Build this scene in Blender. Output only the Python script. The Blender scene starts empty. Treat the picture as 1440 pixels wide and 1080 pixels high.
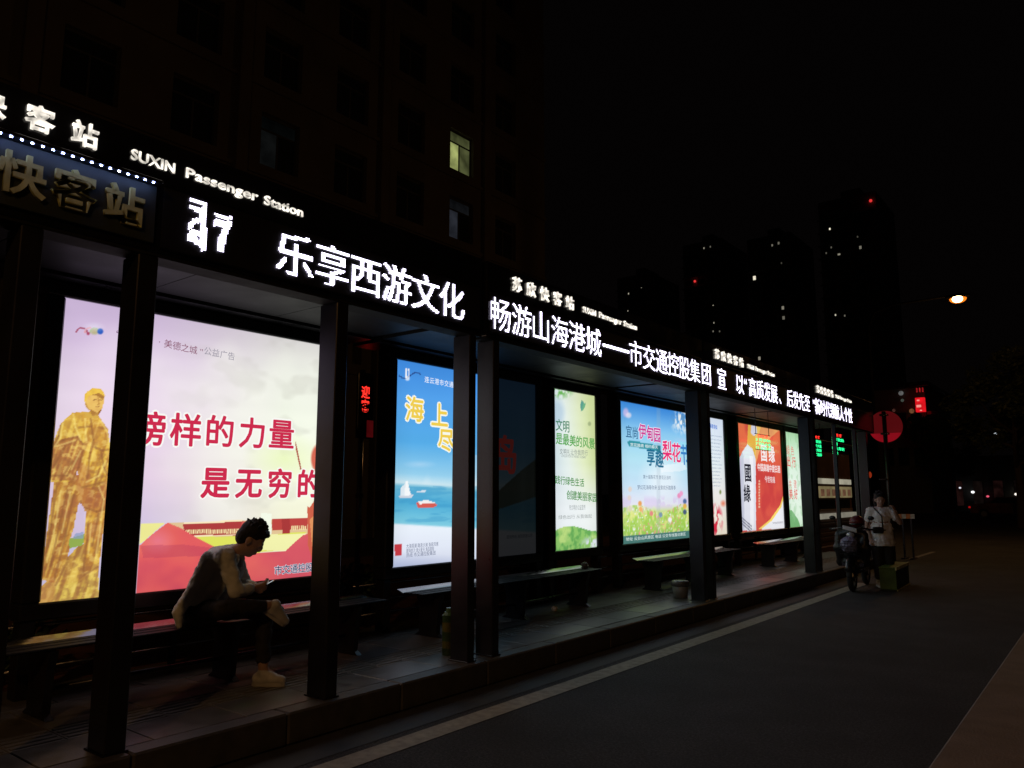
import bpy, bmesh, math, random
import numpy as np
from mathutils import Vector, Matrix
random.seed(7); RNG = np.random.default_rng(7)
S = bpy.context.scene
COL = S.collection
# ------------------------------------------------------------------ camera
PXF = 1080.0                                   # focal length in photo pixels (photo 1440 x 1080)
PITCH = math.atan(155 / 1080); YAW = math.atan((1576 - 720) / 1080 * math.cos(PITCH)); EYE = 1.6
cam = bpy.data.cameras.new('camera'); cam.sensor_width = 36; cam.lens = 27
cam.clip_start = .05; cam.clip_end = 3000
camo = bpy.data.objects.new('camera', cam); COL.objects.link(camo)
camo.location = (0, 0, EYE); camo.rotation_euler = (math.pi / 2 + PITCH, 0, YAW)
S.camera = camo
# ------------------------------------------------------------------ night sky, faint city glow
W = bpy.data.worlds.new('World'); S.world = W; W.use_nodes = True
wn = W.node_tree; wn.nodes.clear()
sky = wn.nodes.new('ShaderNodeTexSky'); sky.sky_type = 'NISHITA'; sky.sun_disc = False
sky.sun_elevation = math.radians(-6); sky.sun_rotation = math.radians(200)
bg1 = wn.nodes.new('ShaderNodeBackground'); bg1.inputs[1].default_value = .002
wn.links.new(sky.outputs[0], bg1.inputs[0])
bg2 = wn.nodes.new('ShaderNodeBackground'); bg2.inputs[0].default_value = (1, .72, .72, 1); bg2.inputs[1].default_value = .0011
ad = wn.nodes.new('ShaderNodeAddShader'); wo = wn.nodes.new('ShaderNodeOutputWorld')
wn.links.new(bg1.outputs[0], ad.inputs[0]); wn.links.new(bg2.outputs[0], ad.inputs[1]); wn.links.new(ad.outputs[0], wo.inputs[0])
S.view_settings.view_transform = 'Standard'; S.view_settings.look = 'None'
S.view_settings.exposure = 0; S.view_settings.gamma = 1; S.view_settings.use_curve_mapping = False
SODIUM = (1.0, .50, .17)
SODIUM_W = 200
# ------------------------------------------------------------------ pixel -> point helpers (direction only, distance from planes)
_f = Vector((-math.sin(YAW) * math.cos(PITCH), math.cos(YAW) * math.cos(PITCH), math.sin(PITCH)))
_r = Vector((math.cos(YAW), math.sin(YAW), 0)); _u = _r.cross(_f)
def ray(x, y): return _f + _r * ((x - 720) / PXF) - _u * ((y - 540) / PXF)
def on_x(x, y, X): d = ray(x, y); return Vector((0, 0, EYE)) + d * (X / d.x)
def on_y(x, y, Y): d = ray(x, y); return Vector((0, 0, EYE)) + d * (Y / d.y)
def on_z(x, y, Z): d = ray(x, y); return Vector((0, 0, EYE)) + d * ((Z - EYE) / d.z)
def lin(c): return tuple((v / 255 / 12.92 if v <= 10 else ((v / 255 + .055) / 1.055) ** 2.4) for v in c)
# ------------------------------------------------------------------ materials
MATS = {}
def surf(name, col, rough=.6, metal=0, vary=.25, scale=6, bump=0, bscale=60, col2=None, spec=.5, transmission=0, coat=0):
    if name in MATS: return MATS[name]
    m = bpy.data.materials.new(name); m.use_nodes = True; nt = m.node_tree; b = nt.nodes['Principled BSDF']
    tc = nt.nodes.new('ShaderNodeTexCoord'); nz = nt.nodes.new('ShaderNodeTexNoise')
    nz.inputs['Scale'].default_value = scale; nz.inputs['Detail'].default_value = 5
    nt.links.new(tc.outputs['Object'], nz.inputs['Vector'])
    rp = nt.nodes.new('ShaderNodeValToRGB'); rp.color_ramp.elements[0].position = .3; rp.color_ramp.elements[1].position = .7
    c2 = col2 or tuple(min(1, v * (1 + vary)) for v in col); c1 = col if col2 else tuple(v * (1 - vary) for v in col)
    rp.color_ramp.elements[0].color = (*c1, 1); rp.color_ramp.elements[1].color = (*c2, 1)
    nt.links.new(nz.outputs['Fac'], rp.inputs[0]); nt.links.new(rp.outputs[0], b.inputs['Base Color'])
    mr = nt.nodes.new('ShaderNodeMapRange'); mr.inputs['To Min'].default_value = max(.02, rough - .12); mr.inputs['To Max'].default_value = min(1, rough + .12)
    nt.links.new(nz.outputs['Fac'], mr.inputs['Value']); nt.links.new(mr.outputs[0], b.inputs['Roughness'])
    b.inputs['Metallic'].default_value = metal; b.inputs['Specular IOR Level'].default_value = spec
    b.inputs['Transmission Weight'].default_value = transmission; b.inputs['Coat Weight'].default_value = coat
    if bump:
        n2 = nt.nodes.new('ShaderNodeTexNoise'); n2.inputs['Scale'].default_value = bscale; n2.inputs['Detail'].default_value = 4
        nt.links.new(tc.outputs['Object'], n2.inputs['Vector'])
        bp = nt.nodes.new('ShaderNodeBump'); bp.inputs['Strength'].default_value = bump; bp.inputs['Distance'].default_value = .02
        nt.links.new(n2.outputs['Fac'], bp.inputs['Height']); nt.links.new(bp.outputs[0], b.inputs['Normal'])
    MATS[name] = m; return m
def glow(name, rgb, strength=1, vary=0, scale=8, srgb=True):
    """something that gives off light; rgb as 0..255 screen colour"""
    key = (name, rgb, strength)
    if key in MATS: return MATS[key]
    m = bpy.data.materials.new(name); m.use_nodes = True; nt = m.node_tree; nt.nodes.clear()
    e = nt.nodes.new('ShaderNodeEmission'); o = nt.nodes.new('ShaderNodeOutputMaterial')
    c = lin(rgb) if srgb else rgb
    e.inputs[0].default_value = (*c, 1); e.inputs[1].default_value = strength
    if vary:
        tc = nt.nodes.new('ShaderNodeTexCoord'); nz = nt.nodes.new('ShaderNodeTexNoise'); nz.inputs['Scale'].default_value = scale
        nt.links.new(tc.outputs['Object'], nz.inputs['Vector'])
        mr = nt.nodes.new('ShaderNodeMapRange'); mr.inputs['From Min'].default_value = .3; mr.inputs['From Max'].default_value = .7
        mr.inputs['To Min'].default_value = strength * (1 - vary); mr.inputs['To Max'].default_value = strength * (1 + vary)
        nt.links.new(nz.outputs['Fac'], mr.inputs['Value']); nt.links.new(mr.outputs[0], e.inputs[1])
    nt.links.new(e.outputs[0], o.inputs[0]); MATS[key] = m; return m
def poster_mat():
    if 'poster' in MATS: return MATS['poster']
    m = bpy.data.materials.new('backlit_print'); m.use_nodes = True; nt = m.node_tree; b = nt.nodes['Principled BSDF']
    at = nt.nodes.new('ShaderNodeAttribute'); at.attribute_name = 'ink'
    b.inputs['Base Color'].default_value = (.01, .01, .01, 1); b.inputs['Roughness'].default_value = .12
    nt.links.new(at.outputs['Color'], b.inputs['Emission Color']); b.inputs['Emission Strength'].default_value = 1
    MATS['poster'] = m; return m
# ------------------------------------------------------------------ mesh collector
class MB:
    def __init__(s): s.v = []; s.f = []
    def add(s, vs, fs):
        n = len(s.v); s.v += [tuple(v) for v in vs]; s.f += [tuple(i + n for i in f) for f in fs]; return s
    def box(s, x0, x1, y0, y1, z0, z1, bev=0):
        if bev:
            b = min(bev, (x1 - x0) / 2.1, (y1 - y0) / 2.1, (z1 - z0) / 2.1)
            vs = []; idx = {}
            for i, (xa, sx) in enumerate(((x0, 1), (x1, -1))):
                for j, (ya, sy) in enumerate(((y0, 1), (y1, -1))):
                    for k, (za, sz) in enumerate(((z0, 1), (z1, -1))):
                        for ax in range(3):
                            p = [xa + sx * b, ya + sy * b, za + sz * b]; p[ax] = (xa, ya, za)[ax]
                            idx[i, j, k, ax] = len(vs); vs.append(p)
            F = []
            for i in (0, 1):
                F.append([idx[i, 0, 0, 0], idx[i, 1, 0, 0], idx[i, 1, 1, 0], idx[i, 0, 1, 0]])
                F.append([idx[0, i, 0, 1], idx[1, i, 0, 1], idx[1, i, 1, 1], idx[0, i, 1, 1]])
                F.append([idx[0, 0, i, 2], idx[1, 0, i, 2], idx[1, 1, i, 2], idx[0, 1, i, 2]])
            for a in (0, 1):
                for c in (0, 1):
                    F.append([idx[a, c, 0, 0], idx[a, c, 1, 0], idx[a, c, 1, 1], idx[a, c, 0, 1]])
                    F.append([idx[a, 0, c, 0], idx[a, 1, c, 0], idx[a, 1, c, 2], idx[a, 0, c, 2]])
                    F.append([idx[0, a, c, 1], idx[1, a, c, 1], idx[1, a, c, 2], idx[0, a, c, 2]])
                    for d in (0, 1): F.append([idx[a, c, d, 0], idx[a, c, d, 1], idx[a, c, d, 2]])
            return s.add(vs, F)
        vs = [(x, y, z) for x in (x0, x1) for y in (y0, y1) for z in (z0, z1)]
        return s.add(vs, [(0, 1, 3, 2), (4, 6, 7, 5), (0, 4, 5, 1), (2, 3, 7, 6), (0, 2, 6, 4), (1, 5, 7, 3)])
    def tube(s, pts, r, n=10, cap=True):
        pts = [Vector(p) for p in pts]; rs = r if isinstance(r, (list, tuple)) else [r] * len(pts)
        rings = []
        for i, p in enumerate(pts):
            d = (pts[min(i + 1, len(pts) - 1)] - pts[max(i - 1, 0)]).normalized()
            a = d.cross(Vector((0, 0, 1)));  a = a if a.length > .05 else d.cross(Vector((1, 0, 0)))
            a.normalize(); b = d.cross(a)
            rings.append([p + (a * math.cos(t) + b * math.sin(t)) * rs[i] for t in [2 * math.pi * k / n for k in range(n)]])
        vs = [v for rg in rings for v in rg]
        fs = [(i * n + k, i * n + (k + 1) % n, (i + 1) * n + (k + 1) % n, (i + 1) * n + k) for i in range(len(pts) - 1) for k in range(n)]
        if cap: fs += [tuple(range(n))[::-1], tuple((len(pts) - 1) * n + k for k in range(n))]
        return s.add(vs, fs)
    def prism(s, poly, lo, hi, axis='y'):
        """poly: 2-D outline; extruded along axis between lo and hi"""
        n = len(poly)
        def P(a, b, t): return {'y': (a, t, b), 'x': (t, a, b), 'z': (a, b, t)}[axis]
        vs = [P(a, b, lo) for a, b in poly] + [P(a, b, hi) for a, b in poly]
        return s.add(vs, [tuple(range(n))[::-1], tuple(range(n, 2 * n))] + [(k, (k + 1) % n, n + (k + 1) % n, n + k) for k in range(n)])
    def ball(s, c, r, n=10, m=7):
        c = Vector(c); r = Vector(r) if isinstance(r, (list, tuple, Vector)) else Vector((r, r, r))
        vs = [c + Vector((0, 0, -r.z))]
        for i in range(1, m):
            t = -math.pi / 2 + math.pi * i / m
            for k in range(n): a = 2 * math.pi * k / n; vs.append(c + Vector((r.x * math.cos(t) * math.cos(a), r.y * math.cos(t) * math.sin(a), r.z * math.sin(t))))
        vs.append(c + Vector((0, 0, r.z))); L = len(vs) - 1
        fs = [(0, 1 + (k + 1) % n, 1 + k) for k in range(n)] + [(L, L - n + k, L - n + (k + 1) % n) for k in range(n)]
        for i in range(m - 2):
            for k in range(n):
                a = 1 + i * n + k; b = 1 + i * n + (k + 1) % n; fs.append((a, b, b + n, a + n))
        return s.add(vs, fs)
    def cone(s, A, B, ra, rb, n=10): return s.tube([A, B], [ra, rb], n)
    def limb(s, pts, rs, n=10):
        for (a, b, ra, rb) in zip(pts, pts[1:], rs, rs[1:]):
            if (Vector(a) - Vector(b)).length > 1e-4: s.cone(a, b, ra, rb, n)
        for p, r in zip(pts, rs): s.ball(p, r, n, 6)
        return s
    def mesh(s, name, smooth=False):
        me = bpy.data.meshes.new(name); me.from_pydata(s.v, [], s.f)
        bm = bmesh.new(); bm.from_mesh(me); bmesh.ops.recalc_face_normals(bm, faces=bm.faces); bm.to_mesh(me); bm.free()
        if smooth:
            for p in me.polygons: p.use_smooth = True
        return me
    def build(s, name, mat, parent=None, smooth=False, loc=None): return link(name, s.mesh(name, smooth), mat, parent, loc)
def link(name, me, mat, parent=None, loc=None):
    o = bpy.data.objects.new(name, me); COL.objects.link(o)
    if mat and not me.materials: me.materials.append(mat)
    if parent:
        o.parent = parent
        o.matrix_parent_inverse = parent_world(parent).inverted()
    if loc is not None: o.location = loc
    return o
def parent_world(o):
    m = o.matrix_basis.copy()
    if o.parent: m = parent_world(o.parent) @ o.matrix_parent_inverse @ m
    return m
def tag(o, label, cat, group=None, kind=None):
    o['label'] = label; o['category'] = cat
    if group: o['group'] = group
    if kind: o['kind'] = kind
    return o
def struct(o, label=None):
    o['kind'] = 'structure'
    if label: o['label'] = label
    return o
def thing(name, label, cat, loc, group=None, rz=0):
    o = bpy.data.objects.new(name, None); COL.objects.link(o); o.location = loc; o.rotation_euler.z = rz; o.empty_display_size = .2
    return tag(o, label, cat, group)
def bx(*a, **k): return MB().box(*a, **k)
# ------------------------------------------------------------------ lettering (the built-in font, as mesh)
TXT = {}
def text_meshes(reqs):
    """reqs: list of (string, bold, extrude) -> meshes one unit high, centred on their box"""
    todo = [q for q in dict.fromkeys(reqs) if q not in TXT]; obs = []
    for s_, b_, e_ in todo:
        cu = bpy.data.curves.new('lettering', 'FONT'); cu.body = s_; cu.size = 1; cu.offset = b_; cu.extrude = e_; cu.resolution_u = 3
        o = bpy.data.objects.new('lettering', cu); COL.objects.link(o); obs.append(o)
    bpy.context.view_layer.update(); dg = bpy.context.evaluated_depsgraph_get()
    for q, o in zip(todo, obs):
        me = bpy.data.meshes.new_from_object(o.evaluated_get(dg)); me.name = 'lettering'; me.materials.clear()
        n = len(me.vertices); co = np.zeros(n * 3, 'f'); me.vertices.foreach_get('co', co); co = co.reshape(-1, 3)
        lo, hi = co.min(0), co.max(0)
        co[:, 0] -= (lo[0] + hi[0]) / 2; co[:, 1] -= (.365 if len(q[0]) == 1 and ord(q[0]) > 0x2000 else (lo[1] + hi[1]) / 2)
        me.vertices.foreach_set('co', co.reshape(-1)); me.update(); TXT[q] = (me, float(hi[0] - lo[0]), float(hi[1] - lo[1]))
    for o in obs:
        cu = o.data; bpy.data.objects.remove(o); bpy.data.curves.remove(cu)
FACE_X = (math.pi / 2, 0, math.pi / 2)          # lettering that faces the road
def put_text(name, s_, pos, size, mat, parent, bold=0.0, extrude=0.0, width=None, rot=FACE_X, fit_h=None, stroke=0):
    q = (s_, bold, extrude)
    if q not in TXT: text_meshes([q])
    me, w, h = TXT[q]; me = me.copy()
    sx = width / w if width else size; sy = fit_h / h if fit_h else size
    if stroke: me = thicken(me, stroke)
    n = len(me.vertices); co = np.zeros(n * 3, 'f'); me.vertices.foreach_get('co', co); co = co.reshape(-1, 3)
    if stroke: co[:, 2] /= 1
    co[:, 0] *= sx; co[:, 1] *= sy; co[:, 2] *= (size or 1) if extrude else 1
    me.vertices.foreach_set('co', co.reshape(-1)); me.update()
    o = link(name, me, mat, parent); o.matrix_world  # placed below
    o.matrix_parent_inverse = parent_world(parent).inverted()
    o.location = pos; o.rotation_euler = rot
    return o
def thicken(me, r):
    """heavier strokes: the flat glyph laid over itself at small shifts, each a hair deeper"""
    me.calc_loop_triangles(); V0 = [tuple(v.co) for v in me.vertices]; F0 = [tuple(t.vertices) for t in me.loop_triangles]; vs = []; fs = []
    sh = [(0, 0)] + [(r * math.cos(a), r * math.sin(a)) for a in [math.pi * k / 4 for k in range(8)]]
    for k, (a, b) in enumerate(sh):
        n = len(vs); vs += [(x + a, y + b, -.00008 * k) for x, y, z in V0]; fs += [tuple(i + n for i in f) for f in F0]
    m2 = bpy.data.meshes.new('lettering'); m2.from_pydata(vs, [], fs); return m2
def tri2d(q):
    me = TXT[q][0]; me.calc_loop_triangles()
    co = np.array([v.co[:2] for v in me.vertices]); return [co[list(t.vertices)] for t in me.loop_triangles]
def inside_tris(P, tris):
    m = np.zeros(len(P), bool)
    for a, b, c in tris:
        d = (b[1] - c[1]) * (a[0] - c[0]) + (c[0] - b[0]) * (a[1] - c[1])
        if abs(d) < 1e-12: continue
        u = ((b[1] - c[1]) * (P[:, 0] - c[0]) + (c[0] - b[0]) * (P[:, 1] - c[1])) / d
        v = ((c[1] - a[1]) * (P[:, 0] - c[0]) + (a[0] - c[0]) * (P[:, 1] - c[1])) / d
        m |= (u >= -.001) & (v >= -.001) & (u + v <= 1.001)
    return m
def inside_poly(X, Y, poly):
    m = np.zeros(X.shape, bool); n = len(poly)
    for i in range(n):
        x0, y0 = poly[i]; x1, y1 = poly[(i + 1) % n]
        if y0 == y1: continue
        m ^= ((y0 > Y) != (y1 > Y)) & (X < (x1 - x0) * (Y - y0) / (y1 - y0) + x0)
    return m
# ================================================================== THE SETTING
asphalt = surf('asphalt', (.038, .038, .040), .8, vary=.55, scale=38, bump=.7, bscale=120)
def weathered(m, amounts):
    """multiply a surface's colour by patches and grit of several sizes"""
    nt = m.node_tree; b = nt.nodes['Principled BSDF']; src = b.inputs['Base Color'].links[0].from_socket; tc = nt.nodes.new('ShaderNodeTexCoord')
    for sc, lo, hi in amounts:
        n = nt.nodes.new('ShaderNodeTexNoise'); n.inputs['Scale'].default_value = sc; n.inputs['Detail'].default_value = 3; nt.links.new(tc.outputs['Object'], n.inputs['Vector'])
        r = nt.nodes.new('ShaderNodeMapRange'); r.inputs['From Min'].default_value = .36; r.inputs['From Max'].default_value = .64; r.inputs['To Min'].default_value = lo; r.inputs['To Max'].default_value = hi
        nt.links.new(n.outputs['Fac'], r.inputs['Value']); mx = nt.nodes.new('ShaderNodeMix'); mx.data_type = 'RGBA'; mx.blend_type = 'MULTIPLY'; mx.inputs[0].default_value = 1
        nt.links.new(src, mx.inputs[6]); nt.links.new(r.outputs[0], mx.inputs[7]); src = mx.outputs[2]
    nt.links.new(src, b.inputs['Base Color'])
weathered(asphalt, [(.5, .75, 1.2), (2.2, .82, 1.15), (70, .45, 1.75)])
granite = surf('granite', (.12, .118, .115), .34, vary=.3, scale=9, bump=.12, bscale=90)
granite_b = surf('granite_worn', (.10, .098, .097), .42, vary=.35, scale=7, bump=.12, bscale=90)
kerbstone = surf('kerb_granite', (.07, .066, .06), .55, vary=.3, scale=8, bump=.15, bscale=70)
brickpave = surf('red_paving', (.17, .075, .055), .55, vary=.4, scale=5, bump=.3, bscale=30)
islandpave = surf('tan_paving', (.24, .17, .12), .7, vary=.25, scale=4, bump=.3, bscale=60)
linepaint = surf('worn_line_paint', (.26, .245, .19), .7, col2=(.46, .43, .33), scale=14, bump=.2, bscale=90)
whitepaint = surf('white_line_paint', (.2, .2, .22), .7, col2=(.4, .4, .42), scale=14)
blackmetal = surf('black_powder_coat', (.022, .022, .025), .32, metal=.3, vary=.3, scale=4)
darkmetal = surf('dark_grey_metal', (.035, .035, .04), .28, metal=.8, vary=.25, scale=5)
steel = surf('brushed_steel', (.45, .45, .46), .22, metal=1, vary=.12, scale=20)
gloss_black = surf('black_acrylic', (.008, .008, .009), .16, vary=.3, scale=3)
ceilmetal = surf('ceiling_panel', (.015, .015, .016), .55, vary=.15, scale=3, spec=.12)
wall_m = surf('plaster_facade', (.11, .09, .072), .85, vary=.2, scale=.6, bump=.1, bscale=8)
glass_dark = surf('window_glass', (.02, .022, .025), .08, vary=.1, scale=1)
framewhite = surf('dark_window_frame', (.07, .068, .065), .5, vary=.1)
LEFT_END, RIGHT_END = 0.6, 20.2
def sheet(name, x0, x1, y0, y1, z, mat): return struct(MB().add([(x0, y0, z), (x1, y0, z), (x1, y1, z), (x0, y1, z)], [(0, 1, 2, 3)]).build(name, mat))
sheet('ground', -1500, 1500, -300, 2500, -.03, surf('dark_earth', (.03, .028, .025), .9))
sheet('road', -300, 300, -60, 900, 0, asphalt)
line = sheet('edge_line_marking', -3.90, -3.71, -4, 15.2, .004, linepaint)
gut = sheet('gutter', -4.335, -3.98, -4, 20.2, .003, surf('gutter_concrete', (.05, .048, .046), .7, vary=.3, scale=6))
for i in range(1):
    p = on_z(1281 + 0, 786, 0)
    sheet('lane_marking', p.x - .06, p.x + .06, p.y + i * 8, p.y + i * 8 + 3, .004, whitepaint)
isl = struct(MB().box(-.97, 7, -12, 60, 0, .12, bev=.02).build('pavement_island', islandpave))
back = struct(MB().box(-14, -6.42, -6, 26, 0, .17).build('footpath', brickpave))
plat = struct(MB().box(-6.415, -4.36, 0.2, RIGHT_END - .02, 0, .165).build('boarding_platform', surf('mortar', (.05, .048, .045), .9)))
def tile_mesh(w, l, mat, bev=.004, h=.035): return bx(-w / 2, w / 2, -l / 2, l / 2, 0, h, bev=bev).mesh('slab')
for x0, x1, ph in ((-4.90, -4.50, 0), (-5.80, -5.21, .3), (-6.405, -5.805, .0)):
    mesA = tile_mesh(x1 - x0 - .006, .594, granite); mesB = mesA.copy(); mesA.materials.append(granite); mesB.materials.append(granite_b)
    y = LEFT_END - ph
    while y < RIGHT_END - .6:
        link('paving_slab', random.choice((mesA, mesA, mesB)), None, plat, (( x0 + x1) / 2, y + .3, .1665 + random.uniform(-.0012, .0012))); y += .6
tm = MB().box(-.148, .148, -.297 / 2, .297 / 2, 0, .033, bev=.003)
for k in range(4): tm.box(-.118 + k * .068, -.086 + k * .068, -.135, .135, .032, .039, bev=.003)
tme = tm.mesh('tactile'); tme.materials.append(surf('tactile_granite', (.15, .145, .13), .36, vary=.25, scale=10))
y = LEFT_END
while y < RIGHT_END - .5: link('tactile_tile', tme, None, plat, (-5.055, y + .15, .1665)); y += .3
km = bx(-.08, .08, -.497, .497, 0, .2, bev=.012).mesh('kerb'); km.materials.append(kerbstone)
kerb = struct(MB().box(-4.48, -4.37, .2, RIGHT_END - .03, .0, .15).build('kerb', MATS['mortar'])); kerb.location.z = .002
y = LEFT_END - .4
while y < RIGHT_END - .9: link('kerb_stone', km, None, kerb, (-4.42, y + .5, .002 + random.uniform(-.002, .002))); y += 1.0

# ================================================================== BUS SHELTER MODULES
FX = -4.42                                       # road-side face of the fascia
MODS = [(.50, 5.20), (5.26, 9.94), (10.0, 14.68), (14.74, 19.40)]
POSTS = [[(1.46, 1.57), (2.08, 2.20), (3.55, 3.66), (5.03, 5.12)], [(5.36, 5.45), (9.75, 9.84)], [(10.04, 10.13), (14.49, 14.58)],
         [(14.80, 14.89), (16.22, 16.27), (17.72, 17.77), (18.62, 18.74)]]
SHL = ['black bus shelter with gold lettered name box and six large led characters', 'black bus shelter over the half unlit sea poster, its led ticker with a long dash',
       'black bus shelter over the flower poster, its led ticker opening a quotation', 'black bus shelter at the kiosk end with green led boards hanging inside']
TICK = [[('乐', 3.15), ('享', 3.48), ('西', 3.80), ('游', 4.125), ('文', 4.45), ('化', 4.775)],
        [('畅', 5.45), ('游', 5.775), ('山', 6.09), ('海', 6.42), ('港', 6.745), ('城', 7.075), ('市', 8.02), ('交', 8.35), ('通', 8.68), ('控', 9.0), ('股', 9.33), ('集', 9.65)],
        [('团', 10.0 + .165), ('宣', 10.56), ('以', 11.24), ('“', 11.46), ('高', 11.75), ('质', 12.07), ('发', 12.4), ('展', 12.72), ('、', 13.0), ('后', 13.5), ('发', 13.82), ('先', 14.14), ('至', 14.46)],
        [('”', 14.86)] + [(c, 15.08 + .325 * i) for i, c in enumerate('新时代领航人个性')]]
TICK[2][0] = ('团', 10.02)
led_white = glow('led_white', (232, 224, 255), 7)
sign_white = glow('sign_letter_white', (255, 246, 232), 1.0, vary=.8, scale=14)
gold = surf('gold_letters', (.62, .45, .16), .3, metal=.7, vary=.3, scale=18)
goldglow = surf('gold_letter_face', (.58, .60, .24), .45, metal=.0, vary=.25, scale=12)
bluepanel = surf('blue_grey_panel', (.03, .040, .036), .6, vary=.2, scale=6)
PITCH_LED = .0116
def led_dots(mask_pts, name, parent, mat=None, X=None, s=.37, p=PITCH_LED):
    mb = MB(); X = FX + .012 if X is None else X; h = p * s
    for y, z in mask_pts: mb.add([(X, y - h, z - h), (X, y + h, z - h), (X, y + h, z + h), (X, y - h, z + h)], [(0, 1, 2, 3)])
    return mb.build(name, mat or led_white, parent)
def led_char(c, yc, zc, size, parent, bold=.0, mat=None, X=None, p=PITCH_LED, sx=1.0, heavy=True):
    q = (c, bold, 0.0)
    if q not in TXT: text_meshes([q])
    n = int(size / p / 2) + 2
    g = np.array([(i * p, j * p) for i in range(-n, n + 1) for j in range(-n, n + 1)])
    m = inside_tris(g / size / np.array([sx, 1]), tri2d(q))
    if heavy: m |= inside_tris((g - np.array([p, 0])) / size, tri2d(q))
    pts = g[m]
    return led_dots([(yc + a, zc + b) for a, b in pts], 'led_character', parent, mat, X, p=p)
text_meshes([(c, .0, 0.0) for t in TICK for c, _ in t] + [(c, .014, .06) for c in '苏欣快客站'] + [(w_, .012, .06) for w_ in ('SUXIN', 'Passenger', 'Station')] + [(c, .02, .045) for c in '苏欣快客站'])
for k, ((a, b), posts) in enumerate(zip(MODS, POSTS)):
    sh = thing('bus_shelter', SHL[k], 'bus shelter', (-5.2, (a + b) / 2, .2), 'row of bus shelters along the platform')
    for (p0, p1) in posts:
        xb = -4.50 if p1 - p0 < .06 else -4.62
        po = MB().box(xb, FX - .002, p0, p1, .2, 3.007, bev=.006).build('post', blackmetal, sh)
        MB().box(xb - .015, -4.41, p0 - .012, p1 + .012, .2, .212, bev=.003).build('base_plate', darkmetal, po)
        if xb < -4.55: MB().box(-4.60, -4.46, p0 + .02, p1 - .02, 3.032, 3.16).build('bracket', steel, po)
    fa = MB().box(-4.60, FX, a, b, 3.03, 3.74, bev=.008).build('fascia', gloss_black, sh)
    # framed ticker and thin trims
    la = 2.20 if k == 0 else a + .04; lb = b - .04 if k < 3 else 17.72
    tr = MB().box(FX, FX + .012, la, lb, 3.06, 3.072).box(FX, FX + .012, la, lb, 3.455, 3.467)
    tr.build('ticker_trim', darkmetal, fa)
    MB().box(FX, FX + .006, la + .003, lb - .003, 3.074, 3.453).build('ticker_board', surf('led_mask', (.012, .012, .013), .5), fa)
    for c, yc in TICK[k]: led_char(c, yc, 3.255, .335, fa, heavy=k == 0)
    MB().box(-4.598, FX - .002, a + .003, b - .003, 3.008, 3.029, bev=.004).build('soffit', surf('matte_soffit', (.018, .018, .019), .75, spec=.08), fa)
    # roof and ceiling
    rf = MB().box(-6.35, -4.602, a + .01, b - .01, 3.22, 3.36, bev=.01).build('roof', blackmetal, sh)
    n = 4
    for i in range(n):
        y0 = a + .03 + (b - a - .06) / n * i; y1 = y0 + (b - a - .06) / n
        MB().box(-5.85, -4.61, y0 + .004, y1 - .004, 3.185, 3.2195).build('ceiling_panel', ceilmetal, rf)
    MB().box(-6.30, -5.87, a + .03, b - .03, 3.16, 3.2195).build('rear_beam', blackmetal, rf)
    # station name in raised lit letters
    y_first = {0: .86 + .02, 1: 5.70, 2: 10.42, 3: 15.17}[k]; st = .228
    if k == 0: chars = [('欣', 1.02), ('快', 1.262), ('客', 1.497), ('站', 1.727)]; en = (1.988, 3.209)
    else: chars = [(c, y_first + i * st) for i, c in enumerate('苏欣快客站')]; en = (y_first + 1.17, y_first + 2.36)
    for c, yc in chars: put_text('sign_letter', c, (FX + .012, yc, 3.602), .15, sign_white, fa, bold=.014, extrude=.06)
    for w_, e0, e1 in (('SUXIN', 0, .22), ('Passenger', .28, .70), ('Station', .74, 1.0)):
        E0 = en[0] + e0 * (en[1] - en[0]); E1 = en[0] + e1 * (en[1] - en[0])
        put_text('sign_word', w_, (FX + .008, (E0 + E1) / 2, 3.587 - (.008 if w_ == 'Passenger' else 0)), .09, sign_white, fa, bold=.012, extrude=.06, width=E1 - E0)
    if k == 0:      # the name box with gold characters and its strip of small lamps
        nb = MB().box(FX, FX + .02, .6, 2.15, 3.08, 3.431, bev=.003).build('name_panel', bluepanel, fa)
        MB().box(FX, FX + .09, .6, 2.15, 3.432, 3.452, bev=.003).build('panel_hood', blackmetal, fa)
        lm = bx(-.003, .003, -.006, .006, 0, .0025).mesh('strip_lamp'); lm.materials.append(glow('strip_lamp_blue', (160, 180, 255), 75))
        for i in range(30): link('strip_lamp', lm, None, fa, (FX + .072, .65 + i * .05, 3.4275))
        for c, yc in (('欣', 1.17), ('快', 1.43), ('客', 1.69), ('站', 1.961)):
            put_text('gold_character', c, (FX + .032, yc, 3.255), .235, goldglow, fa, bold=.02, extrude=.045)
        # half drawn led glyphs, the ticker caught between two frames
        def pix_dots(polys, nm):
            Q = [[tuple(on_x(x, y, FX)[1:]) for x, y in P] for P in polys]
            ys = [q[0] for P in Q for q in P]; zs = [q[1] for P in Q for q in P]; p = PITCH_LED
            gy, gz = np.meshgrid(np.arange(min(ys), max(ys), p), np.arange(min(zs), max(zs), p)); m = np.zeros(gy.shape, bool)
            for P in Q: m |= inside_poly(gy, gz, P)
            led_dots(list(zip(gy[m], gz[m])), 'led_character', fa)
        pix_dots([[(265, 279), (289, 285), (289, 290), (265, 284)], [(265, 289), (281, 293), (289, 287), (289, 352), (280, 355), (280, 300), (265, 294)], [(262, 317), (269, 309), (281, 306), (281, 313), (272, 316), (268, 323), (262, 324)], [(262, 331), (268, 322), (281, 325), (281, 332), (273, 333), (281, 341), (281, 347), (262, 338)]], 'a')
        pix_dots([[(301, 300), (326, 306), (326, 311), (301, 305)], [(298, 313), (303, 308), (326, 313), (318, 330), (313, 355), (303, 354), (306, 335), (313, 321), (305, 318), (298, 320)]], 'b')
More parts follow.
